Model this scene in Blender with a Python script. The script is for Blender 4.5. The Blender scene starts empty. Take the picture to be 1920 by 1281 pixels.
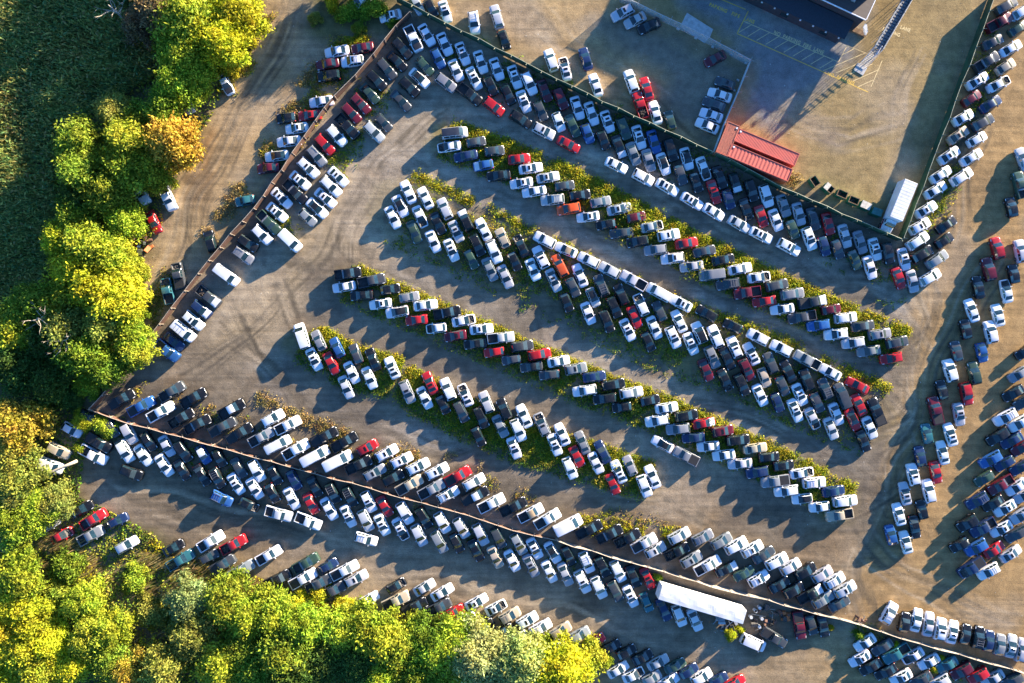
import bpy, bmesh, math, random
import numpy as np
from mathutils import Vector, Matrix

# ---------------------------------------------------------------- camera, world, sun, exposure
SC = bpy.context.scene
COL = SC.collection
CAM_H = 130.0                      # drone height above the yard, metres
PXM = 10.0                         # photograph pixels per metre on the ground
CX, CY = 960.0, 640.5
cam_d = bpy.data.cameras.new("camera")
cam_d.sensor_width = 36.0
cam_d.lens = 36.0 * CAM_H / 192.0
cam_d.clip_start = 1.0
cam_d.clip_end = 4000.0
cam = bpy.data.objects.new("camera", cam_d)
cam.location = (0, 0, CAM_H)
COL.objects.link(cam)
SC.camera = cam

SUN_EL = math.radians(10.0)
SUN_AZ = math.radians(40.5)          # direction towards the sun, from +X
SUN_DIR = Vector((math.cos(SUN_AZ) * math.cos(SUN_EL), math.sin(SUN_AZ) * math.cos(SUN_EL), math.sin(SUN_EL)))
world = bpy.data.worlds.new("World")
SC.world = world
world.use_nodes = True
wn = world.node_tree
wn.nodes.clear()
sky = wn.nodes.new("ShaderNodeTexSky")
sky.sky_type = 'NISHITA'
sky.sun_disc = False
sky.ozone_density = 6.5
sky.dust_density = 0.6
sky.sun_elevation = SUN_EL
sky.sun_rotation = math.radians(90) - SUN_AZ
bg = wn.nodes.new("ShaderNodeBackground")
bg.inputs["Strength"].default_value = 0.10
wo = wn.nodes.new("ShaderNodeOutputWorld")
wn.links.new(sky.outputs[0], bg.inputs[0])
wn.links.new(bg.outputs[0], wo.inputs[0])
sun_d = bpy.data.lights.new("sun", 'SUN')
sun_d.energy = 5.0
sun_d.angle = math.radians(0.5)
sun_d.color = (1.0, 0.84, 0.63)
sun = bpy.data.objects.new("sun", sun_d)
sun.rotation_mode = 'QUATERNION'
sun.rotation_quaternion = SUN_DIR.to_track_quat('Z', 'Y')
sun.location = SUN_DIR * 300
COL.objects.link(sun)
SC.view_settings.view_transform = 'Standard'
SC.view_settings.look = 'None'
SC.view_settings.gamma = 1.0
SC.view_settings.exposure = 2.32
SC.cycles.max_bounces = 5
SC.cycles.diffuse_bounces = 2
SC.cycles.glossy_bounces = 3
SC.cycles.transmission_bounces = 3
SC.cycles.transparent_max_bounces = 6

RNG = random.Random(7)
NR = np.random.default_rng(11)


def W(px, py, z=0.0):
    """Photograph pixel of a point at height z -> world x, y."""
    k = (1.0 - z / CAM_H) / PXM
    return ((px - CX) * k, (CY - py) * k)


# ---------------------------------------------------------------- materials
def new_mat(name):
    m = bpy.data.materials.new(name)
    m.use_nodes = True
    nt = m.node_tree
    b = nt.nodes["Principled BSDF"]
    return m, nt, b


def nd(nt, kind, **kw):
    n = nt.nodes.new(kind)
    for k, v in kw.items():
        setattr(n, k, v)
    return n


def noise(nt, scale, detail=3.0, rough=0.55, vec=None):
    n = nd(nt, "ShaderNodeTexNoise")
    n.inputs["Scale"].default_value = scale
    n.inputs["Detail"].default_value = detail
    n.inputs["Roughness"].default_value = rough
    if vec is not None:
        nt.links.new(vec, n.inputs["Vector"])
    return n


def mixc(nt, fac, a, b, mode='MIX'):
    n = nd(nt, "ShaderNodeMix", data_type='RGBA', blend_type=mode)
    for idx, v in ((0, fac), (6, a), (7, b)):
        if hasattr(v, "is_linked") or hasattr(v, "links"):
            nt.links.new(v, n.inputs[idx])
        elif isinstance(v, (int, float)):
            n.inputs[idx].default_value = v
        else:
            n.inputs[idx].default_value = (*v, 1.0)
    return n.outputs[2]


def ramp(nt, src, lo, hi, a=0.0, b=1.0):
    n = nd(nt, "ShaderNodeMapRange")
    n.inputs[1].default_value = lo
    n.inputs[2].default_value = hi
    n.inputs[3].default_value = a
    n.inputs[4].default_value = b
    nt.links.new(src, n.inputs[0])
    return n.outputs[0]


def simple(name, col, rough=0.6, metal=0.0, var=0.25, scale=3.0, bump=0.0, bscale=20.0):
    m, nt, b = new_mat(name)
    tc = nd(nt, "ShaderNodeTexCoord")
    n = noise(nt, scale, 4, 0.6, tc.outputs["Object"])
    f = ramp(nt, n.outputs[0], 0.3, 0.7)
    lo = tuple(c * (1 - var) for c in col)
    hi = tuple(min(1, c * (1 + var)) for c in col)
    nt.links.new(mixc(nt, f, lo, hi), b.inputs["Base Color"])
    b.inputs["Roughness"].default_value = rough
    b.inputs["Metallic"].default_value = metal
    if bump:
        n2 = noise(nt, bscale, 3, 0.6, tc.outputs["Object"])
        bp = nd(nt, "ShaderNodeBump")
        bp.inputs["Strength"].default_value = bump
        bp.inputs["Distance"].default_value = 0.05
        nt.links.new(n2.outputs[0], bp.inputs["Height"])
        nt.links.new(bp.outputs[0], b.inputs["Normal"])
    return m


def paint_mat():
    m, nt, b = new_mat("car_paint")
    oi = nd(nt, "ShaderNodeObjectInfo")
    tc = nd(nt, "ShaderNodeTexCoord")
    ge = nd(nt, "ShaderNodeNewGeometry")
    n = noise(nt, 1.1, 4, 0.65, ge.outputs["Position"])
    n2 = noise(nt, 9.0, 3, 0.6, ge.outputs["Position"])
    d = nd(nt, "ShaderNodeMath", operation='MULTIPLY')
    nt.links.new(ramp(nt, n.outputs[0], 0.48, 0.85, 0.0, 0.16), d.inputs[0])
    nt.links.new(ramp(nt, n2.outputs[0], 0.3, 0.7, 0.2, 0.9), d.inputs[1])
    nt.links.new(mixc(nt, d.outputs[0], oi.outputs["Color"], (0.30, 0.25, 0.19)), b.inputs["Base Color"])
    rr = ramp(nt, d.outputs[0], 0.0, 0.3, 0.23, 0.55)
    nt.links.new(rr, b.inputs["Roughness"])
    b.inputs["Coat Weight"].default_value = 0.2
    b.inputs["Coat Roughness"].default_value = 0.12
    b.inputs["Metallic"].default_value = 0.0
    return m


def glass_mat():
    m, nt, b = new_mat("tinted_glass")
    ge = nd(nt, "ShaderNodeNewGeometry")
    oi = nd(nt, "ShaderNodeObjectInfo")
    n = noise(nt, 1.6, 3, 0.6, ge.outputs["Position"])
    c = mixc(nt, ramp(nt, n.outputs[0], 0.3, 0.75), (0.003, 0.010, 0.013), (0.018, 0.042, 0.048))
    c = mixc(nt, ramp(nt, oi.outputs["Random"], 0.85, 1.0, 0, 0.35), c, (0.12, 0.14, 0.13))  # some panes paled at random to imitate reflections
    nt.links.new(c, b.inputs["Base Color"])
    b.inputs["Roughness"].default_value = 0.07
    b.inputs["IOR"].default_value = 1.75
    return m


M = {}
M['paint'] = paint_mat()
M['glass'] = glass_mat()
M['tyre'] = simple('tyre_rubber', (0.012, 0.012, 0.012), 0.85)
M['rim'] = simple('wheel_alloy', (0.35, 0.35, 0.36), 0.35, 0.8)
M['plastic'] = simple('black_plastic', (0.015, 0.015, 0.016), 0.55)
M['engine'] = simple('engine_metal', (0.07, 0.065, 0.06), 0.6, 0.3, 0.9, 6.0, 0.8, 9.0)
M['sunroof'] = simple('sunroof_glass', (0.01, 0.012, 0.015), 0.12)
M['lamp'] = simple('headlight_lens', (0.55, 0.56, 0.56), 0.2)
M['tail'] = simple('taillight_lens', (0.30, 0.012, 0.012), 0.25)
M['rack'] = simple('roof_rack_metal', (0.3, 0.3, 0.31), 0.4, 0.6)
M['bed'] = simple('bed_liner', (0.03, 0.03, 0.032), 0.8, 0, 0.6, 2.5)
M['bedrust'] = simple('bed_rust', (0.2, 0.12, 0.06), 0.9, 0, 0.4, 2.5)
M['concrete'] = simple('concrete', (0.42, 0.41, 0.39), 0.9, 0, 0.25, 1.5, 0.3, 8)
M['steel'] = simple('galvanised_steel', (0.36, 0.38, 0.40), 0.5, 0.5, 0.2, 3)
M['whitebox'] = simple('white_trailer_skin', (0.72, 0.73, 0.74), 0.45, 0, 0.08, 0.8, 0.15, 1.2)
M['truckred'] = simple('truck_red_stripe', (0.45, 0.02, 0.03), 0.4)
M['wood'] = simple('weathered_wood', (0.40, 0.34, 0.27), 0.9, 0, 0.3, 4)
M['dumpgreen'] = simple('dumpster_green', (0.018, 0.15, 0.08), 0.55, 0, 0.5, 1.5)
M['dumplid'] = simple('dumpster_cream_lid', (0.55, 0.50, 0.40), 0.7, 0, 0.25, 2)
M['dumpteal'] = simple('dumpster_teal_lid', (0.03, 0.13, 0.115), 0.6, 0, 0.3, 2)
M['rubbish'] = simple('rubbish', (0.06, 0.045, 0.035), 0.9, 0, 0.9, 4, 1.0, 5)
M['deck'] = simple('grey_steel_deck', (0.17, 0.175, 0.18), 0.6, 0.2, 0.2, 3)
M['yellow'] = simple('yellow_road_paint', (0.68, 0.42, 0.07), 0.8, 0, 0.3, 2.5)
M['cream'] = simple('faded_road_paint', (0.66, 0.50, 0.24), 0.8, 0, 0.25, 2.5)
M['roofbrown'] = simple('brown_roof_membrane', (0.075, 0.045, 0.038), 0.85, 0, 0.3, 0.5)
M['darkroof'] = simple('dark_blue_shingle', (0.02, 0.028, 0.04), 0.8, 0, 0.4, 6)
M['darkwall'] = simple('dark_siding', (0.035, 0.035, 0.04), 0.8, 0, 0.3, 2)
M['gutter'] = simple('white_gutter', (0.7, 0.7, 0.7), 0.5)
M['bark'] = simple('tree_bark', (0.11, 0.085, 0.06), 0.95, 0, 0.4, 3, 0.6, 6)
M['deadwood'] = simple('bleached_dead_wood', (0.42, 0.36, 0.28), 0.9, 0, 0.25, 3)
M['lampwhite'] = simple('wall_lamp_glass', (0.85, 0.85, 0.82), 0.4)
M['pink'] = simple('sign_pink_print', (0.55, 0.33, 0.36), 0.7, 0, 0.45, 3)
M['orangebits'] = simple('orange_scrap', (0.45, 0.12, 0.03), 0.7, 0, 0.4, 3)


def skin_mat(name, base, stain):
    m, nt, b = new_mat(name)
    tc = nd(nt, "ShaderNodeTexCoord")
    mp = nd(nt, "ShaderNodeMapping")
    mp.inputs["Scale"].default_value = (0.35, 1.6, 0.5)
    nt.links.new(tc.outputs["Object"], mp.inputs["Vector"])
    n = noise(nt, 1.2, 5, 0.7, mp.outputs[0])
    n2 = noise(nt, 0.5, 3, 0.6, tc.outputs["Object"])
    c = mixc(nt, ramp(nt, n.outputs[0], 0.5, 0.78, 0, 0.75), base, stain)
    c = mixc(nt, ramp(nt, n2.outputs[0], 0.45, 0.7, 0, 0.35), c, tuple(k * .6 for k in base))
    nt.links.new(c, b.inputs["Base Color"])
    b.inputs["Roughness"].default_value = 0.55
    return m


M['whitebox'] = skin_mat('white_trailer_skin', (0.66, 0.67, 0.69), (0.40, 0.34, 0.27))
M['roofbrown'] = skin_mat('brown_roof_membrane', (0.05, 0.032, 0.028), (0.09, 0.07, 0.06))


def container_mat(name, col, scale_var):
    return skin_mat(name, tuple(c * 1.1 for c in col), tuple(c * .55 + .05 for c in col))


M['contred'] = container_mat('container_red_paint', (0.52, 0.10, 0.068), 0.8)
M['contrust'] = container_mat('container_orange_paint', (0.46, 0.125, 0.065), 0.6)


def rust_mat():
    m, nt, b = new_mat("rusty_sheet")
    ge = nd(nt, "ShaderNodeNewGeometry")
    n = noise(nt, 0.7, 5, 0.7, ge.outputs["Position"])
    n2 = noise(nt, 4.0, 4, 0.6, ge.outputs["Position"])
    c = mixc(nt, ramp(nt, n.outputs[0], 0.35, 0.65), (0.085, 0.034, 0.022), (0.16, 0.085, 0.055))
    c = mixc(nt, ramp(nt, n2.outputs[0], 0.5, 0.75, 0, 0.6), c, (0.22, 0.17, 0.125))
    nt.links.new(c, b.inputs["Base Color"])
    b.inputs["Roughness"].default_value = 0.85
    return m


M['rust'] = rust_mat()
M['green'] = simple('green_privacy_screen', (0.025, 0.075, 0.035), 0.7, 0, 0.5, 0.6)
M['palefence'] = simple('pale_fence_boards', (0.27, 0.23, 0.19), 0.85, 0, 0.3, 0.5)
M['railgreen'] = simple('fence_rail', (0.32, 0.33, 0.24), 0.6, 0.2, 0.3, 1)


def mesh_mat():
    m, nt, b = new_mat("chain_link_wire")
    tr = nd(nt, "ShaderNodeBsdfTransparent")
    mx = nd(nt, "ShaderNodeMixShader")
    out = nt.nodes["Material Output"]
    b.inputs["Base Color"].default_value = (0.42, 0.45, 0.47, 1)
    b.inputs["Roughness"].default_value = 0.5
    mx.inputs[0].default_value = 0.38
    nt.links.new(tr.outputs[0], mx.inputs[1])
    nt.links.new(b.outputs[0], mx.inputs[2])
    nt.links.new(mx.outputs[0], out.inputs[0])
    return m


M['wire'] = mesh_mat()


def leaf_mat(name, transl=0.35, lo=0.45, hi=1.5):
    """Leaf colour = object colour varied leaf by leaf and clump by clump."""
    m, nt, b = new_mat(name)
    oi = nd(nt, "ShaderNodeObjectInfo")
    ge = nd(nt, "ShaderNodeNewGeometry")
    tc = nd(nt, "ShaderNodeTexCoord")
    at = nd(nt, "ShaderNodeAttribute", attribute_name="tint")
    base = mixc(nt, 1.0, oi.outputs["Color"], at.outputs["Color"], 'MULTIPLY')
    n = noise(nt, 0.55, 3, 0.6, ge.outputs["Position"])
    hs = nd(nt, "ShaderNodeHueSaturation")
    nt.links.new(ramp(nt, n.outputs[0], 0.3, 0.7, 0.475, 0.535), hs.inputs["Hue"])
    nt.links.new(ramp(nt, ge.outputs["Random Per Island"], 0, 1, lo, hi), hs.inputs["Value"])
    nt.links.new(base, hs.inputs["Color"])
    out = nt.nodes["Material Output"]
    nt.links.new(hs.outputs[0], b.inputs["Base Color"])
    b.inputs["Roughness"].default_value = 0.7
    b.inputs["Specular IOR Level"].default_value = 0.2
    t = nd(nt, "ShaderNodeBsdfTranslucent")
    nt.links.new(hs.outputs[0], t.inputs[0])
    mx = nd(nt, "ShaderNodeMixShader")
    mx.inputs[0].default_value = transl
    nt.links.new(b.outputs[0], mx.inputs[1])
    nt.links.new(t.outputs[0], mx.inputs[2])
    nt.links.new(mx.outputs[0], out.inputs[0])
    return m


M['leaf'] = leaf_mat('leaves', .35, .55, 1.4)
M['weed'] = leaf_mat('weed_leaves', .45, .72, 1.28)


def ground_mat():
    m, nt, b = new_mat("yard_ground")
    at = nd(nt, "ShaderNodeAttribute", attribute_name="soil")
    tr = nd(nt, "ShaderNodeAttribute", attribute_name="rough")
    ge = nd(nt, "ShaderNodeNewGeometry")
    P = ge.outputs["Position"]
    n1 = noise(nt, 0.09, 4, 0.6, P)
    n2 = noise(nt, 0.55, 5, 0.65, P)
    n3 = noise(nt, 5.5, 6, 0.75, P)
    # wheel-track streaks along the lanes
    mp = nd(nt, "ShaderNodeMapping")
    mp.inputs["Rotation"].default_value = (0, 0, math.radians(26))
    mp.inputs["Scale"].default_value = (0.045, 0.9, 1)
    nt.links.new(P, mp.inputs["Vector"])
    n4 = noise(nt, 1.0, 4, 0.6, mp.outputs[0])
    c = at.outputs["Color"]
    c = mixc(nt, 1.0, c, mixc(nt, ramp(nt, n1.outputs[0], 0.3, 0.7), (0.80, 0.80, 0.82), (1.18, 1.16, 1.10)), 'MULTIPLY')
    c = mixc(nt, 1.0, c, mixc(nt, ramp(nt, n2.outputs[0], 0.28, 0.72), (0.70, 0.69, 0.68), (1.28, 1.27, 1.25)), 'MULTIPLY')
    c = mixc(nt, 1.0, c, mixc(nt, ramp(nt, n3.outputs[0], 0.25, 0.75), (0.50, 0.49, 0.48), (1.48, 1.48, 1.47)), 'MULTIPLY')
    st = mixc(nt, ramp(nt, n4.outputs[0], 0.32, 0.68), (0.58, 0.57, 0.56), (1.32, 1.30, 1.27))
    c = mixc(nt, tr.outputs["Fac"], c, mixc(nt, 1.0, c, st, 'MULTIPLY'))
    nt.links.new(c, b.inputs["Base Color"])
    b.inputs["Roughness"].default_value = 0.95
    b.inputs["Specular IOR Level"].default_value = 0.15
    h = nd(nt, "ShaderNodeMath", operation='ADD')
    nt.links.new(ramp(nt, n2.outputs[0], 0, 1, 0, 0.35), h.inputs[0])
    nt.links.new(ramp(nt, n3.outputs[0], 0, 1, 0, 0.16), h.inputs[1])
    h2 = nd(nt, "ShaderNodeMath", operation='ADD')
    nt.links.new(h.outputs[0], h2.inputs[0])
    nt.links.new(ramp(nt, n4.outputs[0], 0, 1, 0, 0.22), h2.inputs[1])
    bp = nd(nt, "ShaderNodeBump")
    bp.inputs["Strength"].default_value = 0.32
    bp.inputs["Distance"].default_value = 0.6
    nt.links.new(h2.outputs[0], bp.inputs["Height"])
    nt.links.new(bp.outputs[0], b.inputs["Normal"])
    return m


M['ground'] = ground_mat()


# ---------------------------------------------------------------- mesh helpers
def link(name, mesh, mats=(), parent=None, loc=None, color=None):
    if mats and len(mesh.materials) == 0:
        for m in mats:
            mesh.materials.append(m)
    o = bpy.data.objects.new(name, mesh)
    COL.objects.link(o)
    if parent is not None:
        o.parent = parent
    if loc is not None:
        o.location = loc
    if color is not None:
        o.color = (*color, 1.0)
    return o


def empty(name, loc, rz=0.0, label=None, cat=None, group=None):
    o = bpy.data.objects.new(name, None)
    o.empty_display_size = 0.5
    COL.objects.link(o)
    o.location = loc
    o.rotation_euler = (0, 0, rz)
    tag(o, label, cat, group)
    return o


def tag(o, label=None, cat=None, group=None, kind=None):
    for k, v in (("label", label), ("category", cat), ("group", group), ("kind", kind)):
        if v:
            o[k] = v
    return o


class MB:
    """Collects shapes into ONE mesh."""
    def __init__(self):
        self.v, self.f = [], []

    def add(self, vs, fs):
        b = len(self.v)
        self.v += [tuple(v) for v in vs]
        self.f += [tuple(i + b for i in f) for f in fs]
        return self

    def box(self, c, s, rz=0.0, ry=0.0, rx=0.0, taper=1.0):
        R = Matrix.Rotation(rz, 3, 'Z') @ Matrix.Rotation(ry, 3, 'Y') @ Matrix.Rotation(rx, 3, 'X')
        hx, hy, hz = s[0] / 2, s[1] / 2, s[2] / 2
        vs = []
        for z in (-1, 1):
            t = taper if z > 0 else 1
            for x, y in ((-1, -1), (1, -1), (1, 1), (-1, 1)):
                vs.append(Vector(c) + R @ Vector((x * hx * t, y * hy * t, z * hz)))
        return self.add(vs, [(3, 2, 1, 0), (4, 5, 6, 7), (0, 1, 5, 4), (1, 2, 6, 5), (2, 3, 7, 6), (3, 0, 4, 7)])

    def tube(self, pts, radii, n=8):
        pts = [Vector(p) for p in pts]
        rings = []
        for i, p in enumerate(pts):
            d = (pts[min(i + 1, len(pts) - 1)] - pts[max(i - 1, 0)]).normalized()
            a = d.orthogonal().normalized()
            b = d.cross(a)
            r = radii[i] if isinstance(radii, (list, tuple)) else radii
            rings.append([p + (a * math.cos(t) + b * math.sin(t)) * r for t in [2 * math.pi * k / n for k in range(n)]])
        vs = [v for r in rings for v in r]
        fs = []
        for i in range(len(rings) - 1):
            for k in range(n):
                k2 = (k + 1) % n
                fs.append((i * n + k, i * n + k2, (i + 1) * n + k2, (i + 1) * n + k))
        fs.append(tuple(range(n))[::-1])
        fs.append(tuple((len(rings) - 1) * n + k for k in range(n)))
        return self.add(vs, fs)

    def prism(self, poly, z0, z1):
        n = len(poly)
        a = sum(poly[i][0] * poly[(i + 1) % n][1] - poly[(i + 1) % n][0] * poly[i][1] for i in range(n))
        if a < 0:
            poly = poly[::-1]
        vs = [(x, y, z0) for x, y in poly] + [(x, y, z1) for x, y in poly]
        fs = [tuple(range(n))[::-1], tuple(range(n, 2 * n))]
        fs += [(i, (i + 1) % n, n + (i + 1) % n, n + i) for i in range(n)]
        return self.add(vs, fs)

    def mesh(self, name, smooth=False, bevel=0.0):
        me = bpy.data.meshes.new(name)
        me.from_pydata(self.v, [], self.f)
        me.update()
        if bevel:
            bm = bmesh.new()
            bm.from_mesh(me)
            bmesh.ops.bevel(bm, geom=bm.edges[:], offset=bevel, segments=1, affect='EDGES', clamp_overlap=True)
            bm.to_mesh(me)
            bm.free()
        if smooth:
            me.shade_smooth()
        return me

    def build(self, name, mat, parent=None, loc=None, smooth=False, bevel=0.0, color=None):
        me = self.mesh(name, smooth, bevel)
        return link(name, me, [mat], parent, loc, color)


def quads_mesh(name, V, tint=None):
    """V: n x 4 x 3 array of separate quads; tint: n x 3 colours."""
    n = len(V)
    me = bpy.data.meshes.new(name)
    me.vertices.add(n * 4)
    me.vertices.foreach_set("co", np.ascontiguousarray(V, dtype=np.float32).ravel())
    me.loops.add(n * 4)
    me.loops.foreach_set("vertex_index", np.arange(n * 4, dtype=np.int32))
    me.polygons.add(n)
    me.polygons.foreach_set("loop_start", np.arange(0, n * 4, 4, dtype=np.int32))
    me.polygons.foreach_set("loop_total", np.full(n, 4, dtype=np.int32))
    me.update(calc_edges=True)
    a = me.color_attributes.new("tint", 'FLOAT_COLOR', 'POINT')
    c = np.ones((n * 4, 4), dtype=np.float32)
    if tint is not None:
        c[:, :3] = np.repeat(tint, 4, axis=0)
    a.data.foreach_set("color", c.ravel())
    return me


def leaf_quads(P, size, rng, up=None, flat=0.5, aspect=1.6):
    """Diamond leaves centred at P (n x 3); normals random, pulled towards 'up' vectors by 'flat'."""
    n = len(P)
    N = rng.normal(size=(n, 3))
    N /= np.linalg.norm(N, axis=1, keepdims=True)
    if up is not None:
        N = N * (1 - flat) + up * flat
        N /= np.linalg.norm(N, axis=1, keepdims=True) + 1e-9
    A = rng.normal(size=(n, 3))
    A -= N * (A * N).sum(1, keepdims=True)
    A /= np.linalg.norm(A, axis=1, keepdims=True) + 1e-9
    B = np.cross(N, A)
    s = (size * rng.uniform(0.6, 1.35, size=n))[:, None]
    A = A * s * aspect * 0.5
    B = B * s * 0.5
    return np.stack([P - A, P + B * 0.9, P + A, P - B * 0.9], axis=1)


def blade_quads(P, h, w, lean, rng, lean_dir=None):
    """Upright tapering blades."""
    n = len(P)
    ang = rng.uniform(0, 2 * np.pi, n)
    A = np.stack([np.cos(ang), np.sin(ang), np.zeros(n)], 1) * (w * rng.uniform(0.6, 1.3, n))[:, None] * 0.5
    L = rng.normal(size=(n, 2)) * lean
    if lean_dir is not None:
        L = L * 0.6 + np.array(lean_dir)[None, :] * np.abs(rng.normal(size=(n, 1))) * lean * 1.4
    H = h * rng.uniform(0.6, 1.3, n)
    T = P + np.stack([L[:, 0] * H, L[:, 1] * H, H], 1)
    return np.stack([P - A, P + A, T + A * 0.35, T - A * 0.35], axis=1)


def vnoise(x, y, scale, seed):
    """Smooth value noise in [0, 1] on arrays."""
    r = np.random.default_rng(seed)
    G = r.random((256, 256))
    a = seed * 1.37 + .5                       # turned lattice, so that no two fields share an axis
    x, y = x * math.cos(a) + y * math.sin(a), y * math.cos(a) - x * math.sin(a)
    X, Y = x * scale + 1000.3, y * scale + 1000.7
    i, j = np.floor(X).astype(int), np.floor(Y).astype(int)
    u, v = X - i, Y - j
    u, v = u * u * (3 - 2 * u), v * v * (3 - 2 * v)
    g = lambda a, b: G[a % 256, b % 256]
    return (g(i, j) * (1 - u) + g(i + 1, j) * u) * (1 - v) + (g(i, j + 1) * (1 - u) + g(i + 1, j + 1) * u) * v


def seg_dist(x, y, pts):
    d = np.full(x.shape, 1e9)
    for (ax, ay), (bx, by) in zip(pts[:-1], pts[1:]):
        dx, dy = bx - ax, by - ay
        t = np.clip(((x - ax) * dx + (y - ay) * dy) / (dx * dx + dy * dy + 1e-9), 0, 1)
        d = np.minimum(d, np.hypot(x - ax - t * dx, y - ay - t * dy))
    return d


def in_poly(x, y, poly):
    r = np.zeros(x.shape, bool)
    n = len(poly)
    for i in range(n):
        ax, ay = poly[i]
        bx, by = poly[(i + 1) % n]
        c = (ay > y) != (by > y)
        r ^= c & (x < (bx - ax) * (y - ay) / (by - ay + 1e-12) + ax)
    return r


def poly_mask(x, y, poly, soft):
    d = seg_dist(x, y, poly + poly[:1])
    s = np.where(in_poly(x, y, poly), d, -d)
    return np.clip(0.5 + s / (2 * soft), 0, 1)


def line_mask(x, y, pts, half, soft):
    return np.clip(0.5 + (half - seg_dist(x, y, pts)) / (2 * soft), 0, 1)


def WP(pts, z=0.0):
    return [W(px, py, z) for px, py in pts]

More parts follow.
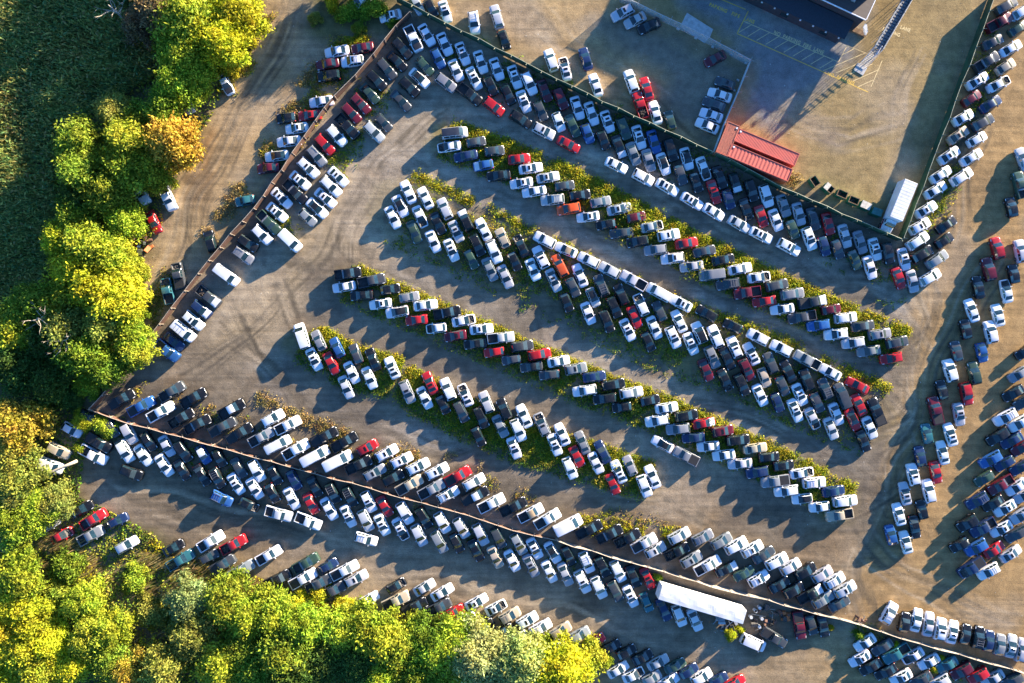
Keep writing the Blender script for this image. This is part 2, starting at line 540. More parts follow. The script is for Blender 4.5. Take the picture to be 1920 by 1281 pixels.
CARS = """
T 480 0
ot 785 15 152 wS
ot 1008 118 170 wS+
ot 605 385 170 wS
ot 797 360 170 mS
ot 535 480 172 mS
ot 722 460 175 wU+=
ot 545 570 172 kU
ot 488 762 172 wS
ot 225 885 175 kS
ot 400 865 176 rS+
ot 305 962 172 wS+
ot 245 1060 172 wS
ot 155 1170 170 wSH
ot 90 1260 172 mS
tl 1205 30 60 sS
tl 1310 60 65 kS
tl 1418 85 72 wS+
tl 1635 170 80 wU=
tl 1805 125 255 sU
tl 1860 300 72 kSj
ga 1180 290 62 wPy
ga 1280 260 60 wS
ga 1415 328 65 wS
gb 1365 435 65 bS
ga 1550 400 68 wS+
gb 1500 525 65 wS
ga 1685 463 70 wS
gb 1632 590 66 wS+
ga 1805 515 70 wS
gb 1760 645 66 kS
gb 1890 710 66 kS
gc 1425 622 38 gU
gc 1605 705 38 kP
gc 1785 800 38 rU
fa 1095 365 48 kU
fa 1055 458 45 kS
fb 1265 495 45 eS
fa 980 520 48 dU
fb 1225 585 40 wSH
fa 905 605 45 kU
fb 1150 655 45 kU
fa 850 700 45 eS
fb 1085 755 45 dS
fa 785 780 48 mU+
fa 715 850 45 mU
fa 685 950 45 kP
fb 955 920 45 dS
fb 885 990 45 sU
fa 605 1018 48 wU
fa 515 1085 45 rU
fa 455 1170 48 gU=
fa 392 1258 42 wU+
pu 1490 998 352 sVd
pl 1448 1100 172 wSj
pu 1650 1065 352 dS
pl 1573 1170 172 nS
pu 1788 1133 352 dS
pl 1705 1240 172 bSy
T 960 0
tl 292 452 254 wU
tl 398 515 255 wS+j
tl 553 440 254 nS
tl 628 637 252 wS
tl 895 615 253 wU
tl 1005 668 255 rS
tl 965 787 253 rP
tl 1075 845 254 wS
tl 1185 900 256 eS
tr 830 95 155 sU+
tr 925 150 155 sS
tr 1030 195 155 kS
tr 1525 440 152 mS
wl 1598 625 198 dS+
wl 1560 712 200 wS
wl 1515 782 202 dS
wl 1495 865 202 wS
wl 1465 942 205 wS
ga 22 575 70 wS+
ga 128 625 68 wU
ga 245 678 68 mS
ga 365 740 68 mU
ga 490 808 70 wS
ga 597 850 70 wS
ga 715 910 70 wS+
ga 838 965 70 eU
ga 948 1030 72 wS+
ga 1060 1068 72 bS
ga 1190 1125 72 kU
ga 1308 1190 74 wSH
ga 1437 1262 70 wSj
gb 88 760 68 wS+
gb 215 830 68 dS
gb 350 912 68 wS
gb 455 942 68 eS
gb 567 1000 70 bS
gb 687 1050 70 kS
gb 805 1105 70 kSy
gb 912 1152 70 gS
gb 1032 1200 72 gS
gb 1135 1225 70 wSH
gc 65 895 32 kU
gc 240 985 28 sU+
gc 422 1082 28 rS
gc 785 1235 25 wS
pu 55 1200 352 rS
pu 140 1255 352 wS+
T 1440 0
ra 1790 45 332 dU
rb 1895 95 330 wU
ra 1755 160 330 mP
rb 1880 215 330 eS
ra 1690 315 335 dS
rb 1825 362 330 wS
ra 1640 465 328 dP
rb 1785 500 330 tS
ra 1575 605 328 wS+
rb 1735 630 332 wSj
ra 1530 738 325 mS
rb 1675 780 328 nS
ra 1468 882 330 wS
rb 1615 918 328 dU
ra 1430 1015 328 tS+
rb 1570 1045 328 wS
ra 1362 1165 328 wS+
rb 1530 1180 328 wS
xb 1915 1195 250 sS
T 0 0
lt 1690 630 65 wSy
lt 1395 765 65 sS
lt 1560 510 70 tS
T 0 320
lt 1050 150 60 wP
lt 1255 200 65 wP
lt 1150 385 68 rS
ot 1835 225 170 qS
ot 1580 530 255 kU
ot 1340 790 258 dPj
ot 1258 905 258 qPj
fa 1700 785 38 wV
fa 1565 945 38 dPy
fa 1510 1040 38 nUy
fa 1450 1125 38 wU+
fa 1378 1205 38 wV=
fa 1825 635 35 gU=
fa 1858 545 35 kU
T 480 320
fa 328 75 42 wS+
fb 615 45 42 wS+
fb 562 118 42 wU
fa 295 160 42 kP
fb 520 205 42 wS+
fa 190 205 42 wS+
fb 455 280 42 wSH
fa 155 312 42 wS+
fb 385 350 42 gS
fa 95 390 45 eP
fa 45 480 45 wU
fb 258 527 45 wV
qa 1140 160 246 wS
qa 1270 205 246 wS
qa 1415 285 246 sU
qa 1570 370 246 kUy
qa 1705 440 246 wS
qa 1850 505 246 tS
qb 1025 350 66 wS
qb 1082 265 66 wSH
qb 1230 345 66 wSj
qb 1185 460 66 eS
qb 1365 395 66 kS
qb 1328 530 66 wS
qb 1500 455 66 sS+
qb 1465 595 66 wS+
qb 1660 560 66 kU
qb 1615 665 66 eS
qb 1785 610 66 wU
qb 1755 740 66 gS
qb 1870 795 66 sS
pl 1820 40 175 kS
Ru 690 775 350 kP
Ru 865 825 350 dP
Ru 1005 890 350 kS
Ru 1148 950 350 gS
Ru 1272 1015 350 wS
Ru 1435 1070 350 kP
Ru 1558 1130 350 wSj
Ru 1690 1195 352 wS+
Ru 1835 1245 352 sP
Rl 660 872 172 wS
Rl 790 935 172 kS
Rl 932 1000 172 wS+
Rl 1058 1062 172 wUH
Rl 1205 1122 172 rS
Rl 1352 1180 172 wSj
Rl 1495 1240 172 mS+
su 345 1240 250 wV
T 960 320
gc 985 52 30 wU
gc 1165 125 30 wS+
gc 1350 228 30 wS+
gc 1520 300 30 wS
gc 1705 398 30 sS
gc 1870 482 28 wS+
gb 1268 30 70 dS
gb 1382 90 70 kS
ga 1560 50 70 kS
ga 1675 90 70 kSy
gb 1510 170 72 rS+
gb 1625 215 70 nS
ga 1795 150 72 kU
gb 1755 290 70 kSj
ga 1905 190 70 wU
gb 1870 345 72 rS
pu 270 50 350 sS+
pu 395 115 350 dS
pu 510 185 350 kS
pu 665 235 350 gS
pu 805 288 350 sS+
pu 930 350 350 mS
pu 1050 420 350 sSj
pu 1175 485 350 wU+
pu 1310 545 350 rS
pu 1445 605 350 dS
pu 1585 670 350 kS
pu 1710 737 350 wS
pu 1855 802 350 wSj
pl 70 90 172 wS+
pl 168 165 172 wS
pl 305 225 172 sU=
pl 425 290 172 oU
pl 570 348 172 wS+
pl 705 412 172 kS
pl 822 475 172 dS
pl 940 538 172 kU
pl 1075 603 172 gU
pl 1205 660 172 wU+
pl 1350 725 172 sS
pl 1500 785 172 gV
pl 1620 855 172 dU=
pl 1765 915 172 mP
pl 1893 972 172 rS
qp 247 522 208 wU
qp 402 597 205 wSt
qp 572 675 208 wU
qp 735 750 208 sU
qp 910 828 208 sP
qp 1097 912 208 wV
qp 1263 993 208 wS+
qp 1463 1083 208 kU
qp 1657 1168 208 kS
qp 1845 1250 208 wU
qa 68 565 246 kSj
qa 215 650 246 wU+
qa 360 710 246 oU
qa 512 782 246 wS
qa 670 862 246 dU=
qa 818 930 246 kU
qa 968 1005 246 wUj
qa 1105 1055 246 dS
qa 1253 1130 246 wS
qa 1405 1215 246 wUH
qa 1522 1245 246 wU
qb 20 680 66 kS
qb 158 742 66 wS
qb 312 822 66 sS+
qb 458 875 66 dS
qb 608 950 66 sSH
qb 768 1025 66 kU
qb 920 1100 66 rS
qb 1068 1178 66 wS
qb 1210 1250 66 wU+
qc 410 990 66 kS
qc 572 1070 66 wS
qc 710 1130 66 kU
qc 868 1195 66 wS+
T 1440 320
ga 118 262 72 gS
ga 232 325 72 sS
ga 340 360 72 dS
ga 447 400 72 rS
ga 578 490 72 sS
ga 692 537 72 gS
ga 800 590 72 wS+
ga 897 620 75 kU
ga 1020 665 75 wS+
gb 60 370 70 wS
gb 185 440 70 eS
gb 310 510 70 wU+
gb 427 565 70 nS
gb 522 590 70 dS
gb 650 670 68 eS
gb 770 725 70 wS
gb 983 805 70 rS
gb 1085 830 75 sS
rb 1215 800 328 wU
gc 158 575 28 wU+
ra 1300 30 328 wS
rb 1455 45 328 wU
ra 1260 145 328 wS
ra 1190 292 328 wS+
ra 1140 418 328 wU+
ra 1125 525 328 wU
rb 1340 405 328 kS
rb 1325 525 328 kS
ra 1160 625 328 kU
rb 1270 665 328 gU
xa 1718 582 258 rU
xa 1655 740 258 mU
xa 1580 875 258 kS
xa 1530 1050 252 wS
xa 1485 1190 258 kS
xb 1890 110 258 eP
xa 1828 275 258 kS
xb 1895 605 258 sU
xb 1845 775 258 kS
xb 1790 905 258 wSj
xb 1727 1085 258 wS
xb 1668 1212 258 wU
pu 70 868 350 dU
pu 185 925 350 gU
pu 335 985 350 dPy
pu 475 1050 350 mS
pu 585 1108 350 wU
pu 715 1168 350 dS
pu 840 1220 350 gU+
pu 967 1270 350 dU
pl 112 1040 172 wS
pl 255 1105 172 dP
pl 378 1165 172 bU
pl 512 1220 172 wU+
pl 640 1277 172 sU
T 0 640
fa 1300 0 40 nS
fa 1255 70 38 bP
ta 915 435 330 kP
tb 1060 490 330 bP
ta 1290 378 330 dP
ta 1455 430 330 kP
tb 1205 530 330 wP
tb 1360 572 330 kP
tb 1485 622 330 kP
ta 1740 510 330 kPt
tb 1670 640 330 dP
tb 1800 690 330 kP
ua 840 650 65 dS
ua 968 690 62 sU
ua 1115 750 60 kS
ua 1250 785 60 sS
ua 1375 825 58 kU
ua 1525 850 60 bSt
ua 1645 875 60 kS
ua 1790 950 62 dS
ub 940 825 58 wU
ub 1072 855 58 wS
ub 1230 930 58 wS
ub 1365 965 58 kS
ub 1515 1005 60 kS
ub 1630 1030 60 kU=
ub 1770 1070 60 wS+
ub 1912 1103 60 wS
uc 985 985 20 kU
uc 1665 1175 25 bU=
uc 1865 1225 28 kSj
lj 535 665 30 wS
lj 665 570 30 kS
lj 700 850 30 wP
lj 745 760 30 kP
lj 440 820 25 tU
lj 385 930 20 wV
vl 610 1262 330 kS
T 480 640
su 470 -5 246 gS
su 608 48 246 bS
su 750 95 246 dS
su 875 138 246 kS
su 1020 200 246 wS+
sd 435 135 66 wS+
sd 565 165 66 rS
sd 718 235 66 wS
sd 853 275 66 wS
sd 675 345 66 sS
sd 1135 380 66 gU+
sd 1265 425 66 wS
su 1305 315 246 rS+
su 1437 360 246 wU
su 1570 405 246 wS+j
su 1720 460 246 sU
su 1855 510 246 kU
sd 1405 475 66 kS
sd 1540 530 66 dU
sd 1685 575 66 kU
sd 1840 635 66 gS
sd 1680 710 66 kS
Rl 1645 25 172 kS
Rl 1785 75 172 rS
Rl 1915 140 172 dS
ta 125 578 332 wU
ta 238 630 332 wP
tb 40 720 332 gP
tb 165 775 332 wV
tb 300 812 332 wP
ta 515 715 332 kP
tb 445 860 332 wC
ta 665 755 332 kP
tb 615 895 332 wC
ta 835 800 332 rU+
tb 770 925 332 kP
ta 980 838 332 wU+
tb 890 985 332 gU+
ta 1092 893 332 wU+
tb 1030 1025 332 kU
ta 1215 940 332 wU+
tb 1150 1078 332 tP
ta 1358 975 332 wU+
ta 1505 1015 332 rP
tb 1325 1105 332 gP
tb 1440 1150 332 wU+=
ta 1635 1055 332 wU
tb 1645 1160 332 kPt
tb 1765 1215 332 wP
ua 5 970 62 wU
ua 140 1005 62 kS
ua 285 1040 62 nS
ub 125 1140 62 kS
ua 440 1090 62 kS
ub 265 1185 62 wS
ua 575 1140 62 kU=
ua 705 1165 62 kU=
ub 410 1225 62 rS
ub 552 1256 62 wS
ua 842 1205 62 wU+
ua 962 1240 60 rS
T 960 640
Ru 75 25 350 dU
Ru 205 95 350 rU
Ru 350 152 350 wS
Ru 480 208 350 gU+
Ru 618 268 350 nS
Ru 760 320 350 kU
Ru 895 385 350 sU
Ru 1035 445 350 kS
Ru 1163 512 352 wS
Ru 1310 575 352 kU
Ru 1445 630 352 rSy
Ru 1582 690 352 mU+
Ru 1695 750 352 kU
Ru 1828 808 352 tS
Rl 145 193 172 dSH
Rl 280 248 172 dS
Rl 545 372 172 wU
Rl 695 430 172 kU+
Rl 825 492 172 kS
Rl 1095 625 172 wU
Rl 1245 682 172 gU
Rl 1365 748 172 nS
Rl 1480 805 172 wS
Rl 1592 868 172 wS
Rl 1715 928 172 sS
Rl 1840 980 172 nU
rp 1130 772 208 wSH
rp 1305 862 208 gP
su 85 565 246 wS
su 225 625 246 gU+j
su 375 700 246 wS
su 520 765 246 gS
su 680 832 246 nS
su 885 935 246 gS
su 1050 1020 246 wS
sd 50 665 66 wU
sd 322 775 66 wS+
sd 490 865 66 rS
sd 630 915 66 wS
su 800 980 246 wS+
sd 440 950 66 wU
sd 755 1072 66 rS
sd 998 1085 66 wU
sd 20 800 66 wS+
qc 1022 5 66 kS
qc 1342 18 66 wS+
qb 1500 120 66 gU+
qc 1460 215 66 mS
qb 1612 120 66 kS
qa 1665 45 246 wU+
qa 1797 95 246 wS+
qc 1600 290 66 kSj
qc 1725 325 66 kU
qb 1760 215 66 mU+
qb 1892 272 66 tS
qc 1862 405 66 wS
ta 10 1240 332 kP
T 1440 640
qa 20 160 246 dU
qp 95 62 208 wU
qp 290 145 208 gP
qp 470 240 208 wS
qp 670 335 208 rS
qa 155 220 246 kS
qa 290 285 246 kU
qa 430 355 246 dU=
qa 558 415 246 dV
qa 685 475 246 rS
qa 812 530 246 kP
qb 110 335 66 dS
qb 240 400 66 wS+
qb 370 460 66 dS
qb 510 548 66 wS
qb 640 590 66 rSH
qb 765 650 66 wS
qc 72 460 66 nS
qc 205 520 66 wS+
qc 335 580 66 sSj
qc 478 655 66 sS
qc 710 735 66 kS
pl 755 52 172 gS
pl 920 105 172 rU+
xa 1415 75 258 dS
xb 1605 85 78 bS
xa 1365 220 255 wU
xb 1545 240 258 eU
xa 1305 365 258 kS
xb 1488 395 78 rU
xa 1255 520 258 mP
xb 1435 550 78 sS+
xa 1195 695 258 qS
xb 1370 702 255 wS+
xb 1312 838 258 wS
xa 1140 865 258 nS
xb 1260 985 78 rS
xa 1090 1000 258 wU+
xb 1205 1125 258 wU
xa 1028 1145 258 sS+
xb 1155 1265 258 kS
ya 1930 80 148 kS
ya 1880 250 148 gS
ya 1845 390 148 kS
ya 1905 460 148 dU
ya 1800 555 148 wU=
ya 1885 615 148 wU
ya 1725 720 148 kU
ya 1840 755 148 nS
ya 1670 885 148 bU
ya 1780 915 148 nS
ya 1900 945 148 nS
ya 1625 1030 148 eS
ya 1745 1080 148 mP
ya 1865 1090 148 wS
ya 1570 1195 148 nU=
ya 1690 1215 148 kS
ya 1805 1240 148 wS+
ya 1910 1165 148 sS
ya 1895 780 148 mS
Ru 8 872 352 kS
Ru 120 932 352 kS
Ru 255 985 352 wSj
Ru 345 1045 352 wU=
Ru 490 1102 352 nS
Ru 575 1170 352 wU
Rl 135 1095 172 wU
Rl 255 1160 172 wSH
Rl 385 1215 172 wS
Rl 530 1265 172 tP
Rl 50 1038 172 gP
T 0 960
vl 360 100 330 wS+
vl 285 22 330 tS
vl 700 55 330 rP
vl 460 180 330 rSj
vl 880 68 330 nS
vl 680 178 330 gP
vl 950 248 330 sU
va 1300 270 330 kS
va 1580 220 330 wP
vb 1355 360 330 qP
va 1750 245 330 rP
vb 1565 340 330 dS
vb 1670 395 330 dP
vb 1810 435 330 gP
T 480 960
uc 172 8 15 sP
uc 395 62 20 wP
uc 828 195 15 wU=
ub 692 32 62 wS+
ub 825 70 62 sU
ub 950 95 62 wS+
ub 1085 130 62 wS+j
ua 1118 8 62 wU
ua 1260 45 62 kU
ub 1225 175 62 sU
ua 1398 80 62 wU
ub 1375 225 62 gU
ua 1540 120 62 sU
ub 1505 235 62 kS
ub 1650 290 62 kS
ua 1685 170 62 sU
ua 1818 195 62 dU
ub 1795 340 62 tS
va 95 325 332 wP
va 375 385 332 eP
va 545 405 332 nS
vb 170 510 332 kP
vb 350 495 332 wP
va 650 445 332 wP
va 750 500 332 sU+
vb 480 525 332 dP
vb 575 590 332 dP
va 1050 555 332 kSj
va 1262 568 332 sS
va 1395 605 332 wS
vb 840 660 332 wS+
vb 1050 665 332 tP
vb 1190 710 332 kP
vb 1370 715 332 dP
vb 1470 765 332 rP
va 1655 685 332 wS+
vb 1550 820 332 wPj
va 1800 725 332 wS+j
vb 1690 865 332 kP
va 1905 782 332 tU=
vb 1835 905 332 kP
T 960 960
ta 140 8 332 wPt
ta 265 52 332 wP
ta 420 98 332 wC
ta 575 130 332 kP
ta 730 165 332 kP
ta 865 195 332 kP
ta 990 232 332 sP
tb 1075 285 332 sU+
ta 1255 178 332 sU
ta 1430 190 332 gU=
tb 1235 295 332 kP
ta 1575 225 332 gU
tb 1345 355 332 gU+
ta 1690 268 332 wU
tb 1465 400 332 wP
ta 1825 318 332 wU=+
tb 1610 430 332 kSy
tb 1740 465 332 eS
tb 1850 500 332 wU+=
ta 1912 365 332 dS
ua 50 240 62 gU+
ub 2 368 62 wS
ua 170 275 62 wS+
ub 142 405 62 gS+
ua 305 305 62 wSH
ub 280 450 64 wS
ua 425 330 64 kS
ub 400 470 64 sS
ua 560 378 64 wU=
ub 530 525 64 wU+
ua 680 410 64 kU
ub 652 568 64 wU
ua 795 445 64 wU
ub 775 595 64 dU
ua 910 485 66 kS
ub 890 635 66 wS+
ua 1020 500 66 rS+
ub 1010 680 66 qS
ub 1140 735 66 nS
ub 1255 780 66 wU
ub 1373 812 66 wS
jk 1810 980 24 wV
va 115 815 332 wU+
va 215 872 332 wU=
va 365 895 332 tU
va 505 925 332 gU
vb 30 950 332 wU
vb 165 980 332 kP
vb 315 1005 332 wU=
vb 440 1040 332 sS
va 620 970 332 rS+
va 740 1015 332 kS
vb 590 1080 332 oU
va 860 1050 332 kS
va 980 1090 332 kS
vb 655 1155 332 dS
vb 795 1185 332 wS
va 1095 1130 332 sS
vb 910 1225 332 wSj
va 1225 1160 332 eS
vb 1050 1245 332 gS
va 1325 1205 332 nS
vb 1180 1265 332 wS
va 1420 1235 332 wU
va 1550 1260 332 nS
va 1665 1275 332 rS
T 1440 960
xa 985 20 258 wS
xb 1100 115 78 kS
xa 925 175 258 bS
xb 1035 230 258 wS
ya 1495 85 148 kU
ya 1610 115 148 nP
ya 1760 120 148 wS+
ya 1865 165 148 dU
ya 1890 30 148 sU
ya 1440 250 148 kS
ya 1560 262 148 bU
ya 1700 285 328 rS
ya 1525 415 148 nPj
ya 1655 445 148 wU=
ya 1825 315 328 sS+
ta 50 345 332 wU
ta 155 385 332 sU
ta 270 425 332 kU
ta 405 465 332 sU
ta 500 515 332 wU=
ta 580 582 332 sU+
tb 75 525 332 kS
tb 190 580 332 kU
tb 310 605 332 kPy
tb 410 655 332 gU=
tb 535 690 332 dS
jk 240 850 80 mP
jk 325 850 70 dS
jk 410 860 78 kS
jk 45 940 30 dP
za 910 760 300 wU=
za 1025 830 285 kS
za 1115 815 285 wS
za 1205 845 280 sS
za 1292 880 282 wU+
za 1385 905 285 wS+
za 1482 920 282 kS
za 1575 940 282 kU=
za 1655 970 282 nS
za 1740 1000 282 gS
za 1825 1010 280 sS+
za 1905 1040 282 sU
zb 732 985 148 wS
zb 862 1020 148 dS
zb 960 1060 148 qP
zb 690 1100 150 wS+
zb 770 1160 150 kS
zb 885 1200 150 kS
zb 1090 1080 150 wSj
zb 1210 1125 150 wS
zb 1350 1155 150 qS
zb 1450 1190 150 mU
zb 1000 1240 150 wS+
zb 1575 1225 150 rU
zb 1690 1250 150 sS
zb 1150 1260 150 dS
zb 1280 1270 150 sU
zb 1830 1265 150 dU
"""
# ---------------------------------------------------------------- ground
YARD = [(771, 17), (1692, 449), (1705, 560), (1715, 690), (1660, 850), (1625, 1000), (1600, 1150), (1045, 1010),
        (480, 858), (170, 768), (275, 635), (400, 490), (527, 318), (627, 180)]
ISLANDS = {
    'top': [(835, 262), (935, 300), (1060, 350), (1180, 415), (1300, 478), (1420, 538), (1540, 592), (1690, 655)],
    'long': [(650, 530), (760, 580), (880, 632), (1000, 684), (1120, 735), (1230, 775), (1330, 820), (1450, 876), (1590, 945)],
    'short_a': [(570, 640), (650, 690), (740, 712)],
    'short_b': [(750, 722), (850, 775), (960, 830), (1080, 862), (1215, 905)],
    'block': [(745, 388), (860, 440), (980, 500), (1100, 560), (1250, 630), (1400, 680), (1520, 740), (1640, 790)],
}
DIRT_SHADE_ROWS = [
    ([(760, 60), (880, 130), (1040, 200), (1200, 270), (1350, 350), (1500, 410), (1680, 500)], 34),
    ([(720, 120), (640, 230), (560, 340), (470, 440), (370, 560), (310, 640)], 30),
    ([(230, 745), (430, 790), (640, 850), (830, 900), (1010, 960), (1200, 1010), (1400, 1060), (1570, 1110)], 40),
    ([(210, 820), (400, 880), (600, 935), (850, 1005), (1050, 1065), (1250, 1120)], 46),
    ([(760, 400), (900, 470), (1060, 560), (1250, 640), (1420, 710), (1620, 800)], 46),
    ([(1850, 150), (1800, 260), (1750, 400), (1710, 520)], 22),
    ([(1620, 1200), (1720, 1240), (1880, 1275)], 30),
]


def build_ground():
    xs = np.concatenate([[-1500, -400, -180], np.arange(-118, 118.01, 0.34), [180, 400, 1500]])
    ys = np.concatenate([[-1500, -400, -160], np.arange(-84, 84.01, 0.34), [160, 400, 1500]])
    X, Y = np.meshgrid(xs, ys)
    # pixel coordinates, warped so that no edge is ruler-straight
    px = X * PXM + CX + (vnoise(X, Y, 0.25, 1) - 0.5) * 26 + (vnoise(X, Y, 1.0, 2) - 0.5) * 12
    py = CY - Y * PXM + (vnoise(X, Y, 0.25, 3) - 0.5) * 26 + (vnoise(X, Y, 1.0, 4) - 0.5) * 12
    c = np.empty(X.shape + (3,))
    c[:] = (0.205, 0.150, 0.085)
    rough = np.full(X.shape, 0.55)

    def blend(mask, col, amount=1.0):
        m = (mask * amount)[..., None]
        c[:] = c * (1 - m) + np.array(col) * m

    big = vnoise(X, Y, 0.06, 9)
    blend(np.clip((big - 0.5) * 3, 0, 1), (0.175, 0.135, 0.08), 0.7)
    m = poly_mask(px, py, YARD, 12)
    blend(m, (0.178, 0.152, 0.118))
    blend(m * np.clip((vnoise(X, Y, 0.12, 12) - 0.45) * 4, 0, 1), (0.20, 0.158, 0.108), 0.7)
    # gravel centre of each lane between the rows
    for ln in ([(880, 215), (1100, 290), (1350, 400), (1560, 520), (1690, 590)],
               [(720, 300), (870, 340), (1060, 440), (1300, 550), (1500, 640), (1650, 720)],
               [(560, 520), (760, 560), (960, 650), (1180, 730), (1400, 800), (1590, 880)],
               [(420, 620), (560, 760), (760, 820), (980, 850), (1180, 930)]):
        blend(line_mask(px, py, ln, 26, 20), (0.205, 0.185, 0.16), 0.75)
    blend(line_mask(px, py, [(620, 420), (560, 500), (480, 600), (420, 660)], 55, 40), (0.21, 0.165, 0.105), 0.9)
    for ln, h in DIRT_SHADE_ROWS:
        blend(line_mask(px, py, ln, h, 16), (0.060, 0.054, 0.044), 0.9)  # dark row dirt, deepened to stand in for shade between the cars
    for k, ln in ISLANDS.items():
        h = 34 if k != 'block' else 58
        blend(line_mask(px, py, ln, h, 9), (0.14, 0.118, 0.045), 0.8 if k != 'block' else 0.6)
    # dark earth at the lower end of the long strip and in the lane under the long fence
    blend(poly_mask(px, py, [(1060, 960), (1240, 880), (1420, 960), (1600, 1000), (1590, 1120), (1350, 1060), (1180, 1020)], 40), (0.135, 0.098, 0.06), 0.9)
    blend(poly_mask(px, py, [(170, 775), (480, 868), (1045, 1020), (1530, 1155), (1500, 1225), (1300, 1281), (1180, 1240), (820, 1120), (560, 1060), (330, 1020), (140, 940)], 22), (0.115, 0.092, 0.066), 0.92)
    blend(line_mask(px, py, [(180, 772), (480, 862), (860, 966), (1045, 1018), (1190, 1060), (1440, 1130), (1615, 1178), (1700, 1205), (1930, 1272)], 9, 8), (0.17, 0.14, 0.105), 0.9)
    # right-hand lanes
    blend(poly_mask(px, py, [(1760, 420), (1940, 0), (1990, 300), (1960, 1300), (1560, 1300), (1620, 1010), (1690, 780), (1720, 600)], 30), (0.205, 0.138, 0.066), 0.95)
    # tan lot behind the green fence
    blend(poly_mask(px, py, [(900, -60), (1860, -60), (1740, 330), (1690, 440), (1470, 345), (1230, 235)], 14), (0.19, 0.142, 0.068), 0.95)
    blend(poly_mask(px, py, [(900, -60), (1190, -60), (1250, 130), (1150, 190), (960, 90)], 30), (0.235, 0.168, 0.092), 0.8)
    blend(poly_mask(px, py, [(1090, 40), (1200, 40), (1400, 120), (1340, 280), (1260, 230), (1240, 140)], 26), (0.115, 0.105, 0.09), 0.85)  # building's shadow on the lot, painted into the soil colour
    blend(poly_mask(px, py, [(1180, -80), (1410, 108), (1405, 200), (1440, 245), (1530, 165), (1600, 105), (1650, -80)], 20), (0.135, 0.138, 0.142), 0.95)
    # dirt track outside the rusty fence
    blend(line_mask(px, py, [(560, -20), (520, 80), (440, 200), (385, 300), (345, 400), (300, 500), (275, 560)], 44, 26), (0.27, 0.195, 0.108), 0.9)
    blend(line_mask(px, py, [(395, 260), (375, 340), (365, 380)], 13, 12), (0.20, 0.125, 0.06), 0.8)
    # grass shoulder, woods floor and marsh
    blend(poly_mask(px, py, [(560, -40), (760, -40), (730, 60), (640, 100), (560, 60)], 22), (0.07, 0.07, 0.03), 0.9)
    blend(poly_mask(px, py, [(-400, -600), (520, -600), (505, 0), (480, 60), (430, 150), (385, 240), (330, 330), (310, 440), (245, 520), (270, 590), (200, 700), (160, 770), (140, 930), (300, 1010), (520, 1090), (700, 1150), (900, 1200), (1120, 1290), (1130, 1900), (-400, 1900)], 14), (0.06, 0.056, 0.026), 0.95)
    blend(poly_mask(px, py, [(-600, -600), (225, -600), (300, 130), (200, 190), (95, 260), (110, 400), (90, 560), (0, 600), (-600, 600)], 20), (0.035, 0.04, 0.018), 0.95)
    # wheel ruts, turning tracks and damp spots
    qx = X * PXM + CX + (vnoise(X, Y, 0.10, 71) - 0.5) * 40
    qy = CY - Y * PXM + (vnoise(X, Y, 0.10, 72) - 0.5) * 40
    tracks = [[(880, 215), (1100, 290), (1350, 400), (1560, 520), (1690, 590), (1740, 660)], [(720, 300), (870, 350), (1060, 445), (1300, 555), (1500, 645), (1650, 730), (1690, 820)],
              [(540, 500), (760, 565), (960, 655), (1180, 735), (1400, 805), (1590, 890), (1640, 960)], [(420, 620), (560, 760), (760, 820), (980, 850), (1180, 930), (1400, 1010), (1600, 1080)],
              [(820, 210), (720, 290), (650, 380), (590, 480), (520, 570), (430, 640), (330, 700)], [(700, 300), (640, 400), (632, 470), (700, 530), (800, 570)], [(520, 520), (560, 620), (660, 680)],
              [(430, 560), (470, 680), (560, 760), (680, 800)], [(1700, 470), (1745, 560), (1720, 700), (1665, 820), (1625, 1000), (1600, 1140)], [(1760, 460), (1800, 300), (1850, 150)],
              [(1680, 640), (1730, 600), (1700, 520), (1600, 500)], [(1640, 830), (1700, 760), (1640, 700), (1560, 700)], [(1600, 1010), (1680, 1080), (1800, 1130), (1920, 1160)], [(1560, 980), (1660, 920), (1760, 700), (1850, 480)],
              [(520, 40), (450, 180), (390, 300), (330, 430), (290, 530)], [(545, 20), (475, 190), (410, 300), (350, 440)], [(300, 950), (560, 1010), (820, 1080), (1100, 1190), (1350, 1260)], [(200, 900), (480, 960), (700, 1040), (950, 1110), (1250, 1210)],
              [(1000, 40), (1100, 110), (1230, 190), (1300, 250)], [(1500, 220), (1600, 250), (1680, 220), (1720, 120)]]
    rg = random.Random(17)
    for ln in tracks:
        for k in range(6):
            ox, oy = rg.uniform(-22, 22), rg.uniform(-22, 22)
            for g in (0, 15):
                l2 = [(x + ox + g * .5, y + oy + g * .85) for x, y in ln]
                dark = rg.random() < .6
                blend(line_mask(qx, qy, l2, 2.2, 1.8) * np.clip(vnoise(X, Y, .15, rg.randrange(999)) * 1.6 - .3, 0, 1), (0.070, 0.058, 0.042) if dark else (0.27, 0.22, 0.155), .8 if dark else .6)
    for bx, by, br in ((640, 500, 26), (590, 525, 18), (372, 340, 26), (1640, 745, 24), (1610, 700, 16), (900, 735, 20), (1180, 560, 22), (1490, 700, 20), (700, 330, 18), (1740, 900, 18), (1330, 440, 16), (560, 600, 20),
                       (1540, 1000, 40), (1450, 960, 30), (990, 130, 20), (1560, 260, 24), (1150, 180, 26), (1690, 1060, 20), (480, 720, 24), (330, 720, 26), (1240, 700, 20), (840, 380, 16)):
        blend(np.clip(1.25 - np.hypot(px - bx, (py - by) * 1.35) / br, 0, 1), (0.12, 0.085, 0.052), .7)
    wet = vnoise(X, Y, .045, 91) * .6 + vnoise(X, Y, .16, 92) * .4
    blend(np.clip((wet - .51) * 7, 0, 1) * poly_mask(px, py, YARD, 12), (0.095, 0.080, 0.062), .7)
    blend(np.clip((.44 - wet) * 6, 0, 1), (0.235, 0.195, 0.145), .5)
    sp = vnoise(X, Y, .5, 88)
